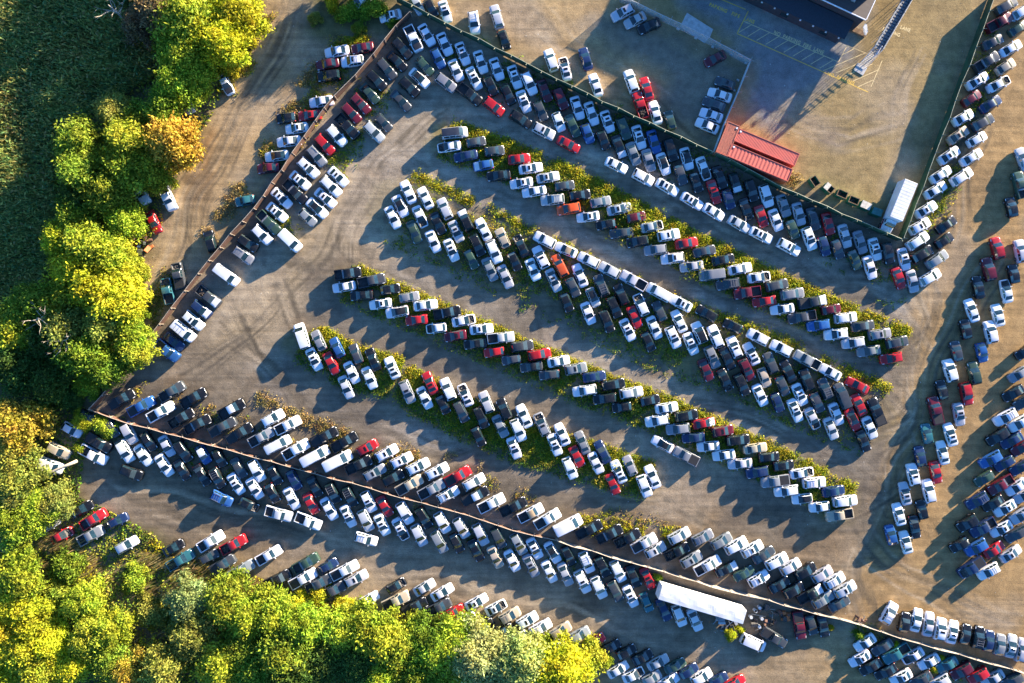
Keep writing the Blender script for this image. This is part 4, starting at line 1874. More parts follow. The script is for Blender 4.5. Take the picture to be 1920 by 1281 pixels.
# ---------------------------------------------------------------- shipping containers
def container(loc, rz, L, mat, label, group, ribs):
    root = empty("shipping_container", loc, rz, label, "container", group)
    Wd, H = 2.44, 2.59
    n = ribs
    # corrugated sides and roof: a ribbed profile running round the box
    xs, deep = [], []
    for i in range(n):
        a = -L / 2 + .1 + (L - .2) * i / n
        w = (L - .2) / n
        for f, d in ((0, 0), (.3, 0), (.5, 1), (.8, 1)):
            xs.append(a + f * w)
            deep.append(d)
    xs.append(L / 2 - .1); deep.append(0)
    vs, fs = [], []
    for x, d in zip(xs, deep):
        o = .036 * d
        vs += [(x, -Wd / 2 + .02 + o, .15), (x, -Wd / 2 + .02 + o, H - .10), (x, -Wd / 2 + .12, H - .03 - o * .9), (x, Wd / 2 - .12, H - .03 - o * .9), (x, Wd / 2 - .02 - o, H - .10), (x, Wd / 2 - .02 - o, .15)]
    for i in range(len(xs) - 1):
        for k in range(5):
            fs.append((i * 6 + k, i * 6 + k + 1, i * 6 + 7 + k, i * 6 + 6 + k)[::-1])
    m = MB().add(vs, fs)
    m.build("body", mat, root)
    f = MB()
    for y in (-1, 1):
        for z in (.075, H - .05):
            f.box((0, y * (Wd / 2 - .05), z), (L, .1, .14))
    for x in (-1, 1):
        for z in (.075, H - .05):
            f.box((x * (L / 2 - .06), 0, z), (.12, Wd - .22, .13))
        for y in (-1, 1):
            f.box((x * (L / 2 - .07), y * (Wd / 2 - .07), H / 2), (.14, .14, H - .26))
    f.build("frame", mat, root)
    MB().box((-L / 2 + .13, 0, H / 2), (.05, Wd - .3, H - .3)).build("end_wall", mat, root)
    for s in (-1, 1):
        d = MB().box((L / 2 - .12, s * (Wd / 4 - .04), H / 2), (.06, Wd / 2 - .2, H - .3)).build("door", mat, root)
        b = MB()
        for q in (-.2, .2):
            b.tube([(L / 2 - .06, s * (Wd / 4 - .04) + q, .25), (L / 2 - .06, s * (Wd / 4 - .04) + q, H - .25)], .025, 6)
        b.build("lock_bar", M['steel'], d)
    MB().box((-L / 2 + .6, Wd / 2 - .45, H + .02), (.34, .3, .05)).build("vent_patch", M['gutter'], root)
    return root


def quad_place(px, z):
    """Centre and heading of a box from the pixels of its four roof corners at height z (length from first to second)."""
    P = [Vector((*W(x, y, z), 0)) for x, y in px]
    c = sum(P, Vector()) / 4
    d = (P[1] - P[0]) + (P[2] - P[3])
    return c, math.atan2(d.y, d.x)


c, a = quad_place([(1365, 229), (1342, 282.5), (1367, 292), (1387, 239)], 2.6)
container(c, a, 6.06, M['contrust'], "short orange rust-stained container standing across the ends of two others", "red shipping containers", 30)
c, a = quad_place([(1386.7, 241), (1497, 287.7), (1487.7, 309.6), (1379.4, 264.8)], 2.6)
container(c, a, 12.19, M['contred'], "upper of the two long red containers, finely ribbed roof", "red shipping containers", 46)
c, a = quad_place([(1376, 272), (1484.6, 314.8), (1473, 339.8), (1366, 292)], 2.6)
container(c, a, 12.19, M['contred'], "lower long red container with wide roof ribs beside green fence", "red shipping containers", 17)


# ---------------------------------------------------------------- dumpsters
def dumpster(px, py, rz, lid, label, mat_in='rubbish'):
    x, y = W(px, py, 1.3)
    root = empty("dumpster", (x, y, 0), rz, label, "dumpster", "green dumpsters along the fence")
    w, d, h, t = 1.85, 1.25, 1.35, .06
    m = MB()
    for s in (-1, 1):
        m.box((s * (w / 2 - t / 2), 0, h / 2 + .1), (t, d, h))
        m.box((0, s * (d / 2 - t / 2), h / 2 + .1), (w - 2 * t, t, h - .004))
    m.box((0, 0, .16), (w - 2 * t, d - 2 * t, .1))
    m.build("bin", M['dumpgreen'], root)
    r = MB()
    for s in (-1, 1):
        r.box((s * (w / 2 - .02), 0, h + .12), (.12, d + .1, .06))
        r.box((0, s * (d / 2 - .02), h + .12), (w - .16, .12, .056))
    r.build("rim", M['bedrust'] if lid != 'closed' else M['dumpgreen'], root)
    if lid in ('open', 'half'):
        g = MB()
        rr = random.Random(int(px))
        for i in range(14):
            g.box(((rr.random() - .5) * 1.3, (rr.random() - .5) * .8, .5 + rr.random() * .25), (.5, .35, .3), rr.random() * 3, rr.random(), rr.random())
        g.build("rubbish", M[mat_in], root)
    if lid == 'half':
        MB().box((-w / 4, 0, h + .18), (w / 2 - .02, d + .06, .05), 0, .04).build("lid", M['dumplid'], root)
    if lid == 'cream':
        for s in (-1, 1):
            MB().box((s * w / 4, 0, h + .18), (w / 2 - .02, d + .06, .05), 0, s * .03).build("lid", M['dumplid'], root)
    if lid == 'closed':
        for s in (-1, 1):
            MB().box((s * w / 4, 0, h + .18), (w / 2 - .01, d + .06, .05)).build("lid", M['dumpteal'], root)
    for s in (-1, 1):
        MB().box((s * (w / 2 + .05), 0, .75), (.1, .9, .16)).build("fork_pocket", M['dumpgreen'], root)
    for sx in (-1, 1):
        for sy in (-1, 1):
            MB().tube([(sx * .7, sy * .4 - .04, .07), (sx * .7, sy * .4 + .04, .07)], .07, 10).build("caster", M['tyre'], root)


R_ = math.radians
dumpster(1528, 340, R_(-56), 'open', "open black-looking dumpster, first of the line, nearest the red containers")
dumpster(1554, 353, R_(-40), 'half', "dumpster with one cream lid half closed, second in the line")
dumpster(1579, 364, R_(-24), 'open', "open dumpster, third in the line, brown inside")
dumpster(1601, 376, R_(-22), 'open', "open dumpster full of rubbish, between open and cream-lidded ones")
dumpster(1623, 385.5, R_(-24), 'cream', "dumpster with both cream lids closed")
dumpster(1644, 397.5, R_(-20), 'closed', "closed teal-lidded dumpster beside the white box truck")


# ---------------------------------------------------------------- white box truck and semitrailer
def wheels(root, xs, y, r):
    me = wheel_mesh(r, "truck_wheel")
    for x in xs:
        for s in (-1, 1):
            link("wheel", me, [], root, (x, s * y, r))


def box_truck():
    c, a = quad_place([(1720, 346), (1693, 415.8), (1667, 408.5), (1697, 337.7)], 3.5)
    root = empty("box_truck", c, a, "white box truck with red-striped cab parked against the right green fence", "truck")
    MB().box((-.2, 0, 2.22), (7.4, 2.5, 2.55)).build("cargo_box", M['whitebox'], root, bevel=.04)
    rib = MB()
    for i in range(12):
        rib.box((-3.7 + i * .62, 0, 3.497), (.04, 2.44, .022))
    rib.build("roof_bow", M['whitebox'], root)
    MB().box((-.2, 0, .82), (7.4, .9, .24)).build("chassis", M['plastic'], root)
    cab = MB()
    sec = [(3.56, 1.0, 2.35), (4.15, 1.0, 2.32), (4.75, 1.05, 1.55), (5.55, 1.0, 1.30), (5.75, .9, .95)]
    vs = []
    for x, w, z in sec:
        vs += [(x, -w, .55), (x, -w, min(z, 1.4)), (x, -w * .86, z), (x, w * .86, z), (x, w, min(z, 1.4)), (x, w, .55)]
    fs = [(k + 6 * i, k + 1 + 6 * i, k + 7 + 6 * i, k + 6 + 6 * i)[::-1] for i in range(4) for k in range(5)]
    fs += [(0, 1, 2, 3, 4, 5), (24, 29, 28, 27, 26, 25)]
    cab.add(vs, fs).build("cab", M['gutter'], root, smooth=False)
    w = MB().add([(4.20, -.80, 2.31), (4.72, -.86, 1.64), (4.72, .86, 1.64), (4.20, .80, 2.31)], [(0, 1, 2, 3)])
    w.v = [(x + .02, y, z + .02) for x, y, z in w.v]
    w.build("windshield", M['glass'], root)
    for s in (-1, 1):
        MB().box((4.5, s * 1.055, 1.05), (1.9, .05, .35)).build("red_stripe", M['truckred'], root)
        MB().box((3.95, s * .99, 1.72), (.55, .05, .45)).build("side_window", M['glass'], root)
        MB().box((5.66, s * .68, 1.02), (.16, .3, .18)).build("headlight", M['lamp'], root)
        MB().box((4.55, s * 1.3, 1.85), (.08, .22, .38)).build("mirror", M['plastic'], root)
    MB().box((5.82, 0, .62), (.14, 2.1, .26)).build("bumper", M['steel'], root)
    wheels(root, (4.7, -2.2), 1.0, .48)


box_truck()


def semitrailer():
    c, a = W(1306.5, 1119.8), math.radians(-16.4)
    root = empty("semitrailer", (c[0], c[1], 0), a, "long dented white semitrailer standing below the pale fence", "trailer")
    L, w, z0, z1 = 16.0, 2.6, 1.15, 3.95
    n = 40
    vs, fs = [], []
    rr = random.Random(4)
    for i in range(n + 1):
        x = -L / 2 + L * i / n
        sag = .018 * math.sin(i * .7) + rr.uniform(-.006, .006)
        for y, z in ((-w / 2, z0), (-w / 2, z1 - .12), (-w / 2 + .08, z1 + sag * .3), (-.5, z1 + .03 + sag), (.45, z1 + .02 - sag), (w / 2 - .08, z1 - sag * .3), (w / 2, z1 - .12), (w / 2, z0)):
            vs.append((x, y, z))
    for i in range(n):
        for k in range(8):
            k2 = (k + 1) % 8
            fs.append((i * 8 + k, i * 8 + k2, i * 8 + 8 + k2, i * 8 + 8 + k)[::-1])
    fs += [tuple(range(8))[::-1], tuple(n * 8 + k for k in range(8))]
    fs[-2:] = [f[::-1] for f in fs[-2:]]
    MB().add(vs, fs).build("body", M['whitebox'], root)
    for s in (-1, 1):
        MB().box((L / 2 + .03, s * .63, 2.5), (.05, 1.2, 2.5)).build("rear_door", M['whitebox'], root)
        MB().tube([(-L / 2 + 3, s * .9, .05), (-L / 2 + 3, s * .9, 1.15)], .09, 8).build("landing_leg", M['steel'], root)
        MB().tube([(-L / 2 + .04, s * (w / 2 - .02), 1.2), (-L / 2 + .04, s * (w / 2 - .02), z1 - .1)], .06, 8).build("corner_post", M['steel'], root)
    MB().box((0, 0, 1.03), (L - .4, 1.0, .22)).build("chassis", M['plastic'], root)
    wheels(root, (L / 2 - 2.0, L / 2 - 3.3), 1.05, .5)


semitrailer()


# ---------------------------------------------------------------- scrap
def scrap(px, py, r, n, label, mats, seed, h=1.2, name="scrap_heap"):
    x, y = W(px, py, .4)
    root = empty(name, (x, y, 0), 0, label, "scrap heap", "scrap dumped beside the yard")
    rr = random.Random(seed)
    names = {'engine': 'engine_block', 'rust': 'rusty_sheet', 'wood': 'timber', 'steel': 'steel_frame', 'orangebits': 'painted_panel', 'tyre': 'tyre', 'rubbish': 'rubbish', 'gutter': 'white_panel', 'lamp': 'oil_drum', 'rim': 'bare_metal'}
    for mk in mats:
        m = MB()
        for i in range(n):
            ang, d = rr.random() * 6.28, r * math.sqrt(rr.random())
            p = (d * math.cos(ang), d * math.sin(ang) * .8, .15 + rr.random() * h * (1 - d / r * .6))
            if mk == 'tyre':
                R2 = Matrix.Rotation(rr.uniform(-.6, .6), 3, 'X')
                pts = [Vector(p) + R2 @ Vector((.3 * math.cos(t), .3 * math.sin(t), 0)) for t in [k * 6.2832 / 14 for k in range(15)]]
                m.tube(pts, .1, 6)
            elif mk in ('wood', 'steel'):
                m.box(p, (rr.uniform(1.0, 2.6), .09, .09), rr.random() * 3.1, rr.uniform(-.3, .3))
            elif mk == 'lamp':
                m.tube([(p[0], p[1], .02), (p[0], p[1], .9)], .29, 12)
            else:
                m.box(p, (rr.uniform(.4, 1.3), rr.uniform(.3, .9), rr.uniform(.08, .5)), rr.random() * 3.1, rr.uniform(-.5, .5), rr.uniform(-.5, .5))
        m.build(names[mk], M[mk], root)


scrap(262, 458, 2.2, 5, "heap of orange and rusty scrap beside the dirt track", ('orangebits', 'rust', 'rim', 'tyre'), 2)
scrap(248, 482, 1.8, 4, "heap of steel frames and timber below the orange scrap", ('wood', 'steel', 'rust', 'gutter'), 3, .8)
scrap(1360, 1170, 1.9, 6, "heap of dark engines and struts under the trailer end", ('engine', 'steel', 'rim'), 4)
scrap(1430, 1158, 2.6, 6, "rusty axles, drums and timber behind the long trailer", ('engine', 'rust', 'wood', 'lamp', 'tyre'), 5)
scrap(1470, 1155, 1.2, 4, "small heap of rusty parts beside the maroon truck", ('engine', 'rust', 'orangebits'), 6, .7)
scrap(470, 8, 1.6, 5, "dark heap of scrap among yellow trees at the track top", ('engine', 'rust', 'tyre'), 9, .8)
scrap(1615, 1163, 1.0, 4, "broken timber and junk at the pale fence gap", ('wood', 'rust'), 10, .4)

# concrete pads, slab and kerb stones
def slab(name, poly_px, z, mat, cat=None, label=None):
    o = MB().prism([W(x, y, z) for x, y in poly_px], -.05, z).build(name, mat)
    o["kind"] = "structure"
    return o


slab("concrete_pavement", [(1288, 24), (1337, 55), (1331, 70), (1321, 81), (1275, 50)], .035, M['concrete'])
for px, py in ((1210, 17), (1243, 33), (1271, 55), (1304, 72), (1336, 89), (1371, 104), (1398, 119), (1383, 151), (1376, 170)):
    x, y = W(px, py)
    o = MB().box((x, y, .16), (.55, .35, .32), R_(-25), 0, 0, .85).build("concrete_block", M['concrete'], bevel=.03)
    tag(o, "small concrete footing block at the foot of grey or white fence", "concrete block", "concrete footing blocks along the lot fences")

# ---------------------------------------------------------------- building beyond the tan lot
BH = 5.0
g0, g1 = Vector((*W(1622, 36, BH), 0)), Vector((*W(1325, -102, BH), 0))
u = (g0 - g1).normalized()
v = Vector((-u.y, u.x, 0))
depth = 21.0
length = (g0 - g1).length


def building():
    org = g0
    root = empty("warehouse_building", org, math.atan2(u.y, u.x), "dark warehouse with brown flat roof, white gutter and lean-to beyond the asphalt", "building")
    # local: x runs along the front towards the right end (0), y into the building
    MB().box((-length / 2, depth / 2, BH / 2), (length, depth, BH - .02)).build("wall", M['darkwall'], root)
    MB().box((-length / 2, depth / 2 + .1, BH + .05), (length + .3, depth + .2, .14)).build("roof", M['roofbrown'], root)
    MB().box((-length / 2, -.12, BH + .06), (length + .4, .16, .16)).build("gutter", M['gutter'], root)
    MB().box((.22, depth / 2, BH + .06), (.14, depth, .15)).build("roof_edge", M['gutter'], root)
    # lean-to canopy along the front
    vs = [(-length, -.2, 3.3), (-1.2, -.2, 3.3), (-1.2, -3.4, 2.6), (-length, -3.4, 2.6)]
    vs += [(x, y, z - .12) for x, y, z in vs]
    MB().add(vs, [(0, 3, 2, 1), (4, 5, 6, 7), (0, 1, 5, 4), (1, 2, 6, 5), (2, 3, 7, 6), (3, 0, 4, 7)]).build("canopy_roof", M['darkroof'], root)
    MB().box((-length / 2 - .8, -3.25, 1.3), (length - 2, .12, 2.5)).build("front_wall", M['darkwall'], root)
    for i in range(9):
        x = -2.2 - i * 2.6
        MB().box((x, -3.42, 2.2), (.3, .2, .2)).build("wall_lamp", M['lampwhite'], root)
    for i in range(3):
        x = -5 - i * 8
        w_ = MB().box((x, -3.33, 1.4), (1.6, .06, 1.1)).build("window", M['plastic'], root)
        MB().box((x, -3.365, 1.4), (1.45, .03, .95)).build("pane", M['glass'], w_)
    MB().box((-5.5, 8.2, BH + 1.3), (10.5, 6.0, 2.5)).build("shadow_box", M['darkwall'], root)  # unseen box added to carry the building's shadow down to the containers
    MB().box((-5.5, 8.2, BH + 2.6), (10.8, 6.3, .12)).build("shadow_box_top", M['roofbrown'], root)
    # roof hatch, vents
    for (x, y) in ((-13, 4), (-16, 8), (-7, 14), (-3.4, 2.2)):
        MB().box((x, y, BH + .3), (.8, .8, .45), 0, 0, 0, .8).build("roof_vent", M['steel'], root)
    # end steps
    st = MB()
    for i in range(4):
        st.box((.6 + i * .32, -1.1 - i * .02, BH - .2 - i * .45), (.5, .9, .06))
    st.tube([(.4, -.65, BH), (2.0, -.65, BH - 1.9)], .03, 6).tube([(.4, -1.55, BH), (2.0, -1.55, BH - 1.9)], .03, 6)
    st.build("fire_ladder", M['steel'], root)
    MB().box((.9, .3, .25), (3.4, .9, .5)).build("planter", M['bedrust'], root)


building()

# raised steel gangway from the building's far side, with stairs down to the lot
def gangway():
    GH = 3.5
    top, end = Vector((*W(1712, -22, GH), 0)), Vector((*W(1645, 92, GH), 0))
    a = math.atan2((end - top).y, (end - top).x)
    L = (end - top).length
    root = empty("gangway", top, a, "raised blue-grey steel gangway with stairs down onto the tan lot", "gangway")
    MB().box((L / 2, 0, GH - .06), (L, 1.5, .12)).build("deck", M['deck'], root)
    tr = MB()
    for i in range(int(L / .6)):
        tr.box((.3 + i * .6, 0, GH + .02), (.08, 1.3, .04))
    tr.build("deck_grating", M['darkroof'], root)
    for s in (-1, 1):
        r = MB()
        for hh in (.35, .7, 1.05):
            r.tube([(0, s * .74, GH + hh), (L, s * .74, GH + hh)], .035, 6)
        r.build("handrail", M['steel'], root)
        MB().box((L / 2, s * .78, GH + .2), (L, .03, .55)).build("side_panel", M['deck'], root)
        for i in range(6):
            x = L * i / 5
            MB().tube([(x, s * .70, 0), (x, s * .70, GH + 1.08)], .06, 6).build("post", M['steel'], root)
    n = 12
    st = MB()
    for i in range(n):
        st.box((L + .15 + i * .17, 0, GH - (i + 1) * GH / n), (.24, 1.4, .05))
    st.build("stair", M['concrete'], root)
    for s in (-1, 1):
        MB().tube([(L, s * .74, GH + 1.0), (L + .17 * n, s * .74, 1.0), (L + .17 * n, s * .74, 0)], .04, 6).build("stair_rail", M['gutter'], root)
    MB().box((L + 2.7, 0, .06), (1.6, 2.0, .12)).build("landing", M['concrete'], root)
    MB().box((-1.2, -1.6, GH - .06), (3.4, 7.0, .14)).build("shadow_platform", M['deck'], root)  # unseen deck, widened for the shadow it throws
    MB().box((-1.2, -2.2, GH + 1.2), (2.4, 5.6, 2.4)).build("shadow_house", M['darkwall'], root)  # unseen block added to close a lit gap beside the building's shadow


gangway()


def entry_sign():
    p = W(1628, 112)
    root = empty("entry_sign", (p[0], p[1], 0), R_(58), "pink and white printed sign board on two posts by the ramp foot", "sign")
    for s in (-1, 1):
        MB().tube([(s * .8, 0, 0), (s * .8, 0, 4.2)], .05, 8).build("post", M['steel'], root)
    MB().box((0, .06, 3.4), (1.9, .06, 1.5)).build("board", M['gutter'], root)
    m = MB()
    rr = random.Random(2)
    for i in range(12):
        m.box((rr.uniform(-.8, .8), -.0, 2.8 + rr.random() * 1.2), (rr.uniform(.2, .5), .03, .1), 0, rr.uniform(-.5, .5))
    m.v = [(x, y + .1, z) for x, y, z in m.v]
    m.build("print", M['pink'], root)


entry_sign()

# ---------------------------------------------------------------- painted markings on the asphalt
def stripe(a, b, w=.14, mat='yellow', z=.008):
    A, B = Vector((*W(*a), z)), Vector((*W(*b), z))
    d = (B - A).normalized()
    n = Vector((-d.y, d.x, 0)) * w / 2
    MK[mat].add([A - n, B - n, B + n, A + n], [(0, 1, 2, 3)])


MK = {'yellow': MB(), 'cream': MB()}
for a, b in (((1340, -6), (1398, 18)), ((1403, 21), (1382, 63)), ((1382, 63), (1628, 173))):
    stripe(a, b, .16, 'yellow')
for a, b in (((1394, 40), (1571, 116)), ((1572, 117), (1588, 86)), ((1588, 85), (1626, 101)), ((1654, 114), (1633, 163))):
    stripe(a, b, .12, 'cream')
for i in range(10):
    t = i / 9
    sx, sy = 1410 + (1562 - 1410) * t, 46 + (113 - 46) * t
    ex, ey = sx - 25, sy + 15
    stripe((sx, sy), (ex, ey), .11, 'cream', .008)
for a, b in (((1621, 100), (1543, 133)), ((1625, 113), (1567, 137)), ((1636, 120), (1582, 144)), ((1647, 131), (1600, 152)), ((1637, 150), (1609, 163)), ((1601, 92), (1581, 102))):
    stripe(a, b, .12, 'cream', .012)
for k, m in MK.items():
    o = m.build("road_marking", M[k])
    o["kind"] = "structure"


def marking_text(txt, px, py, size, ang, mat, spacing=1.25):
    cu = bpy.data.curves.new("road_marking_text", 'FONT')
    cu.body = txt
    cu.size = size
    cu.align_x = 'LEFT'
    cu.space_character = spacing
    cu.offset = .03
    cu.materials.append(M[mat])
    o = bpy.data.objects.new("road_marking", cu)
    COL.objects.link(o)
    x, y = W(px, py)
    o.location = (x, y, .012)
    o.rotation_euler = (0, 0, R_(ang))
    o.scale = (.9, 1.15, 1)
    o["kind"] = "structure"


marking_text("NO  PARKING  FIRE  LANE", 1450, 63.5, .86, -22.5, 'cream', 1.12)
marking_text("NO  PARKING", 1551, 141, .80, -21, 'yellow', 1.2)
marking_text("PARKING   FIRE   LANE", 1329, 11, .80, -22, 'yellow', 1.25)
marking_text("FIRE  LANE", 1667, 46, .80, -21, 'cream', 1.2)
marking_text("PARKING", 1654, 57, .80, -21, 'cream', 1.2)
# ---------------------------------------------------------------- trees
def crown_mesh(seed, kind, R=4.6, H=9.0):
    """Leaf clumps gathered in uneven lobes on the ends of limbs; returns mesh and limb ends."""
    rng = np.random.default_rng(seed)
    nl = {'round': 40, 'loose': 34, 'tall': 34, 'bush': 22}[kind]
    lobes = []
    for i in range(nl):
        a = i * 2.4 + rng.uniform(-.8, .8)
        t = math.sqrt((i + .5) / nl)
        rad = R * (.90 * t) * rng.uniform(.70, 1.22)
        z = H * (.80 - .42 * t ** 1.7) + rng.uniform(-.8, .8)
        if kind == 'tall':
            z = H * (.95 - .62 * t ** 1.3) + rng.uniform(-.8, .8)
        if kind == 'bush':
            z = H * (.62 - .40 * t ** 1.5) + rng.uniform(-.2, .2)
        s = R * rng.uniform(.15, .33) * (1.15 - .35 * t)
        lobes.append((rad * math.cos(a), rad * math.sin(a), z, s))
    P, U, T = [], [], []
    tot = sum(l[3] ** 2 for l in lobes)
    N = 11000 if kind != 'loose' else 8000
    for (x, y, z, s) in lobes:
        n = int(N * s * s / tot)
        d = rng.normal(size=(n, 3))
        d /= np.linalg.norm(d, axis=1, keepdims=True)
        r = s * np.clip(rng.normal(.84, .46, n), .05, 2.1)
        # ragged outline: leaf sprays push some directions out
        spray = 1 + .35 * np.sin(d[:, 0] * 5 + seed + x) * np.sin(d[:, 1] * 6 + y) * np.sin(d[:, 2] * 4 + z)
        r = r * spray
        q = d * r[:, None] * np.array([1, 1, .72])
        P.append(q + np.array([x, y, z]))
        U.append(d * np.array([1, 1, 1]) + np.array([0, 0, .35]))
        tone = rng.uniform(.80, 1.2)
        warm = rng.uniform(-.10, .10)
        T.append(np.clip(np.array([[tone * (1 + warm), tone, tone * (1 - warm)]]) * rng.uniform(.85, 1.15, (n, 1)), 0, 3))
    P, U, T = np.concatenate(P), np.concatenate(U), np.concatenate(T)
    U /= np.linalg.norm(U, axis=1, keepdims=True)
    P[:, 2] = np.maximum(P[:, 2], .15)
    V = leaf_quads(P, .27 if kind != 'loose' else .28, rng, U, .42, 2.1)
    me = quads_mesh("crown_" + kind, V, T)
    me.materials.append(M['leaf'])
    return me, lobes


def trunk_mesh(lobes, seed, H, r0):
    rr = random.Random(seed)
    mb = MB()
    top = (rr.uniform(-.4, .4), rr.uniform(-.4, .4), H * .62)
    mid = (rr.uniform(-.2, .2), rr.uniform(-.2, .2), H * .3)
    mb.tube([(0, 0, -.1), mid, top], [r0, r0 * .75, r0 * .3], 8)
    for l in lobes[::3]:
        b = H * rr.uniform(.22, .45)
        mb.tube([(mid[0] * b / H, mid[1] * b / H, b), (l[0] * .5, l[1] * .5, b + (l[2] - b) * .6), (l[0], l[1], l[2])], [r0 * .4, r0 * .24, r0 * .07], 5)
    me = mb.mesh("trunk", True)
    me.materials.append(M['bark'])
    return me


TREE_SRC = {}
for k_, n_ in (('round', 5), ('loose', 3), ('tall', 2), ('bush', 3)):
    TREE_SRC[k_] = []
    for i_ in range(n_):
        hh = {'round': 9.0, 'loose': 9.5, 'tall': 11.0, 'bush': 4.2}[k_]
        cm, lb = crown_mesh(i_ * 17 + len(k_), k_, 4.6, hh)
        TREE_SRC[k_].append((cm, trunk_mesh(lb, i_ + 40, hh, .26 if k_ != 'bush' else .13), hh))

TONES = {'Y': ((.50, .48, .024), 'bright yellow'), 'L': ((.33, .39, .028), 'lime green'), 'G': ((.20, .27, .022), 'green'), 'D': ((.075, .13, .02), 'dark green'),
         'O': ((.42, .28, .035), 'orange-tinged'), 'V': ((.27, .28, .05), 'olive'), 'P': ((.36, .40, .12), 'pale grey-green'), 'B': ((.20, .13, .06), 'brown')}
# zone, px, py of the crown, radius px, tone, shape
TREES = """
a 345 30 58 L r|a 440 28 46 Y r|a 418 78 44 Y r|a 372 62 44 Y l|a 300 18 46 B l|a 262 40 36 B l|a 342 112 46 L r|a 332 160 42 L r|a 372 142 30 L l|a 302 205 38 G r
a 212 205 34 V l|a 258 222 34 G r|a 322 262 46 O l|a 240 262 44 L r|a 145 268 44 G r|a 150 318 46 G t|a 238 312 48 L r|a 284 316 38 L r|a 338 292 24 O l|a 196 360 44 G r
a 142 372 36 D r|a 232 412 36 L l|a 108 448 34 Y l|a 165 458 50 L r|a 202 478 42 L r|a 140 408 38 G r|a 135 508 44 Y r|a 182 538 52 Y r|a 216 562 46 Y l|a 112 562 44 L r
a 68 572 40 G r|a 32 592 38 G r|a 22 628 42 L r|a 122 612 42 V l|a 188 604 44 V l|a 240 625 34 L r|a 252 655 32 L l|a 200 690 34 G r|a 165 718 31 L b|a 258 584 20 L b
a 390 30 34 L l|a 430 120 26 Y b|a 250 500 30 L b|a 455 60 24 Y b|a 88 640 40 D r|a 150 660 42 G r|a 30 690 44 D r|a 90 710 40 D r
b 25 800 50 O r|b 6 848 46 V r|b 22 892 50 V l|b 96 945 36 V r|b 30 930 40 V r|b 62 960 38 L r|b 152 788 22 Y b|b 190 800 24 L b|b 150 842 12 L b|b 60 770 24 L b|b 120 745 30 D b|b 20 980 46 L r
b 28 1080 46 L r|b 12 1130 40 Y r|b 55 1165 40 Y r|b 8 1190 38 Y r|b 40 1220 42 Y l|b 92 1205 38 Y r|b 75 1262 40 L r|b 125 1250 42 Y l|b 100 1120 30 G b|b 168 1200 42 L r|b 205 1235 36 G r|b 152 1132 38 L r|b 208 1182 38 L l|b 120 1065 34 G b|b 8 1262 42 Y r|b 85 1160 40 L b
c 350 1122 40 P r|c 425 1132 46 L r|c 462 1158 42 L r|c 412 1248 48 L r|c 300 1255 42 V l|c 238 1262 40 O l|c 555 1146 30 Y b|c 562 1175 44 L r|c 510 1150 44 L r|c 632 1190 46 L r
c 705 1190 50 L r|c 740 1216 48 L r|c 806 1194 38 G l|c 868 1212 48 L r|c 818 1232 46 L r|c 892 1232 52 P r|c 944 1248 48 P r|c 530 1225 50 G r|c 604 1238 48 D r|c 718 1268 38 L r
c 672 1238 44 D r|c 780 1262 44 G r|c 978 1238 50 P r|c 1048 1256 58 Y r|c 1096 1244 40 L b|c 1020 1228 34 L b|c 860 1262 44 L r|c 360 1200 44 V l|c 460 1215 42 G r|c 280 1150 34 V b|c 250 1090 30 L b
c 640 1140 22 Y b|c 596 1120 20 Y b|c 480 1270 48 G r|c 335 1175 30 V b|c 552 1270 46 D r
d 622 6 16 Y b|d 648 22 22 G b|d 700 12 24 G b|d 672 52 15 G b|d 590 34 14 V b|d 735 36 14 G b
e 1557 1178 8 Y b|e 1612 1192 10 G b|e 1372 1191 12 Y b|e 1234 1084 9 L b|e 1765 1234 7 Y b|e 1752 1256 8 Y b|e 1680 1212 7 Y b|e 1135 1240 16 L b|e 618 1100 7 L b|e 1388 1182 8 Y b
"""
ZONE = {'a': ('tree belt between marsh and dirt track', 'top', 'py'), 'b': ('woods at the lower left corner', 'top', 'py'), 'c': ('woods along the bottom edge', 'left', 'px'),
        'd': ('grass patch at top beside green fence', 'left', 'px'), 'e': ('weedy spots around the lower fence', 'left', 'px')}
SHAPE_OF = {'r': 'round', 'l': 'loose', 't': 'tall', 'b': 'bush'}


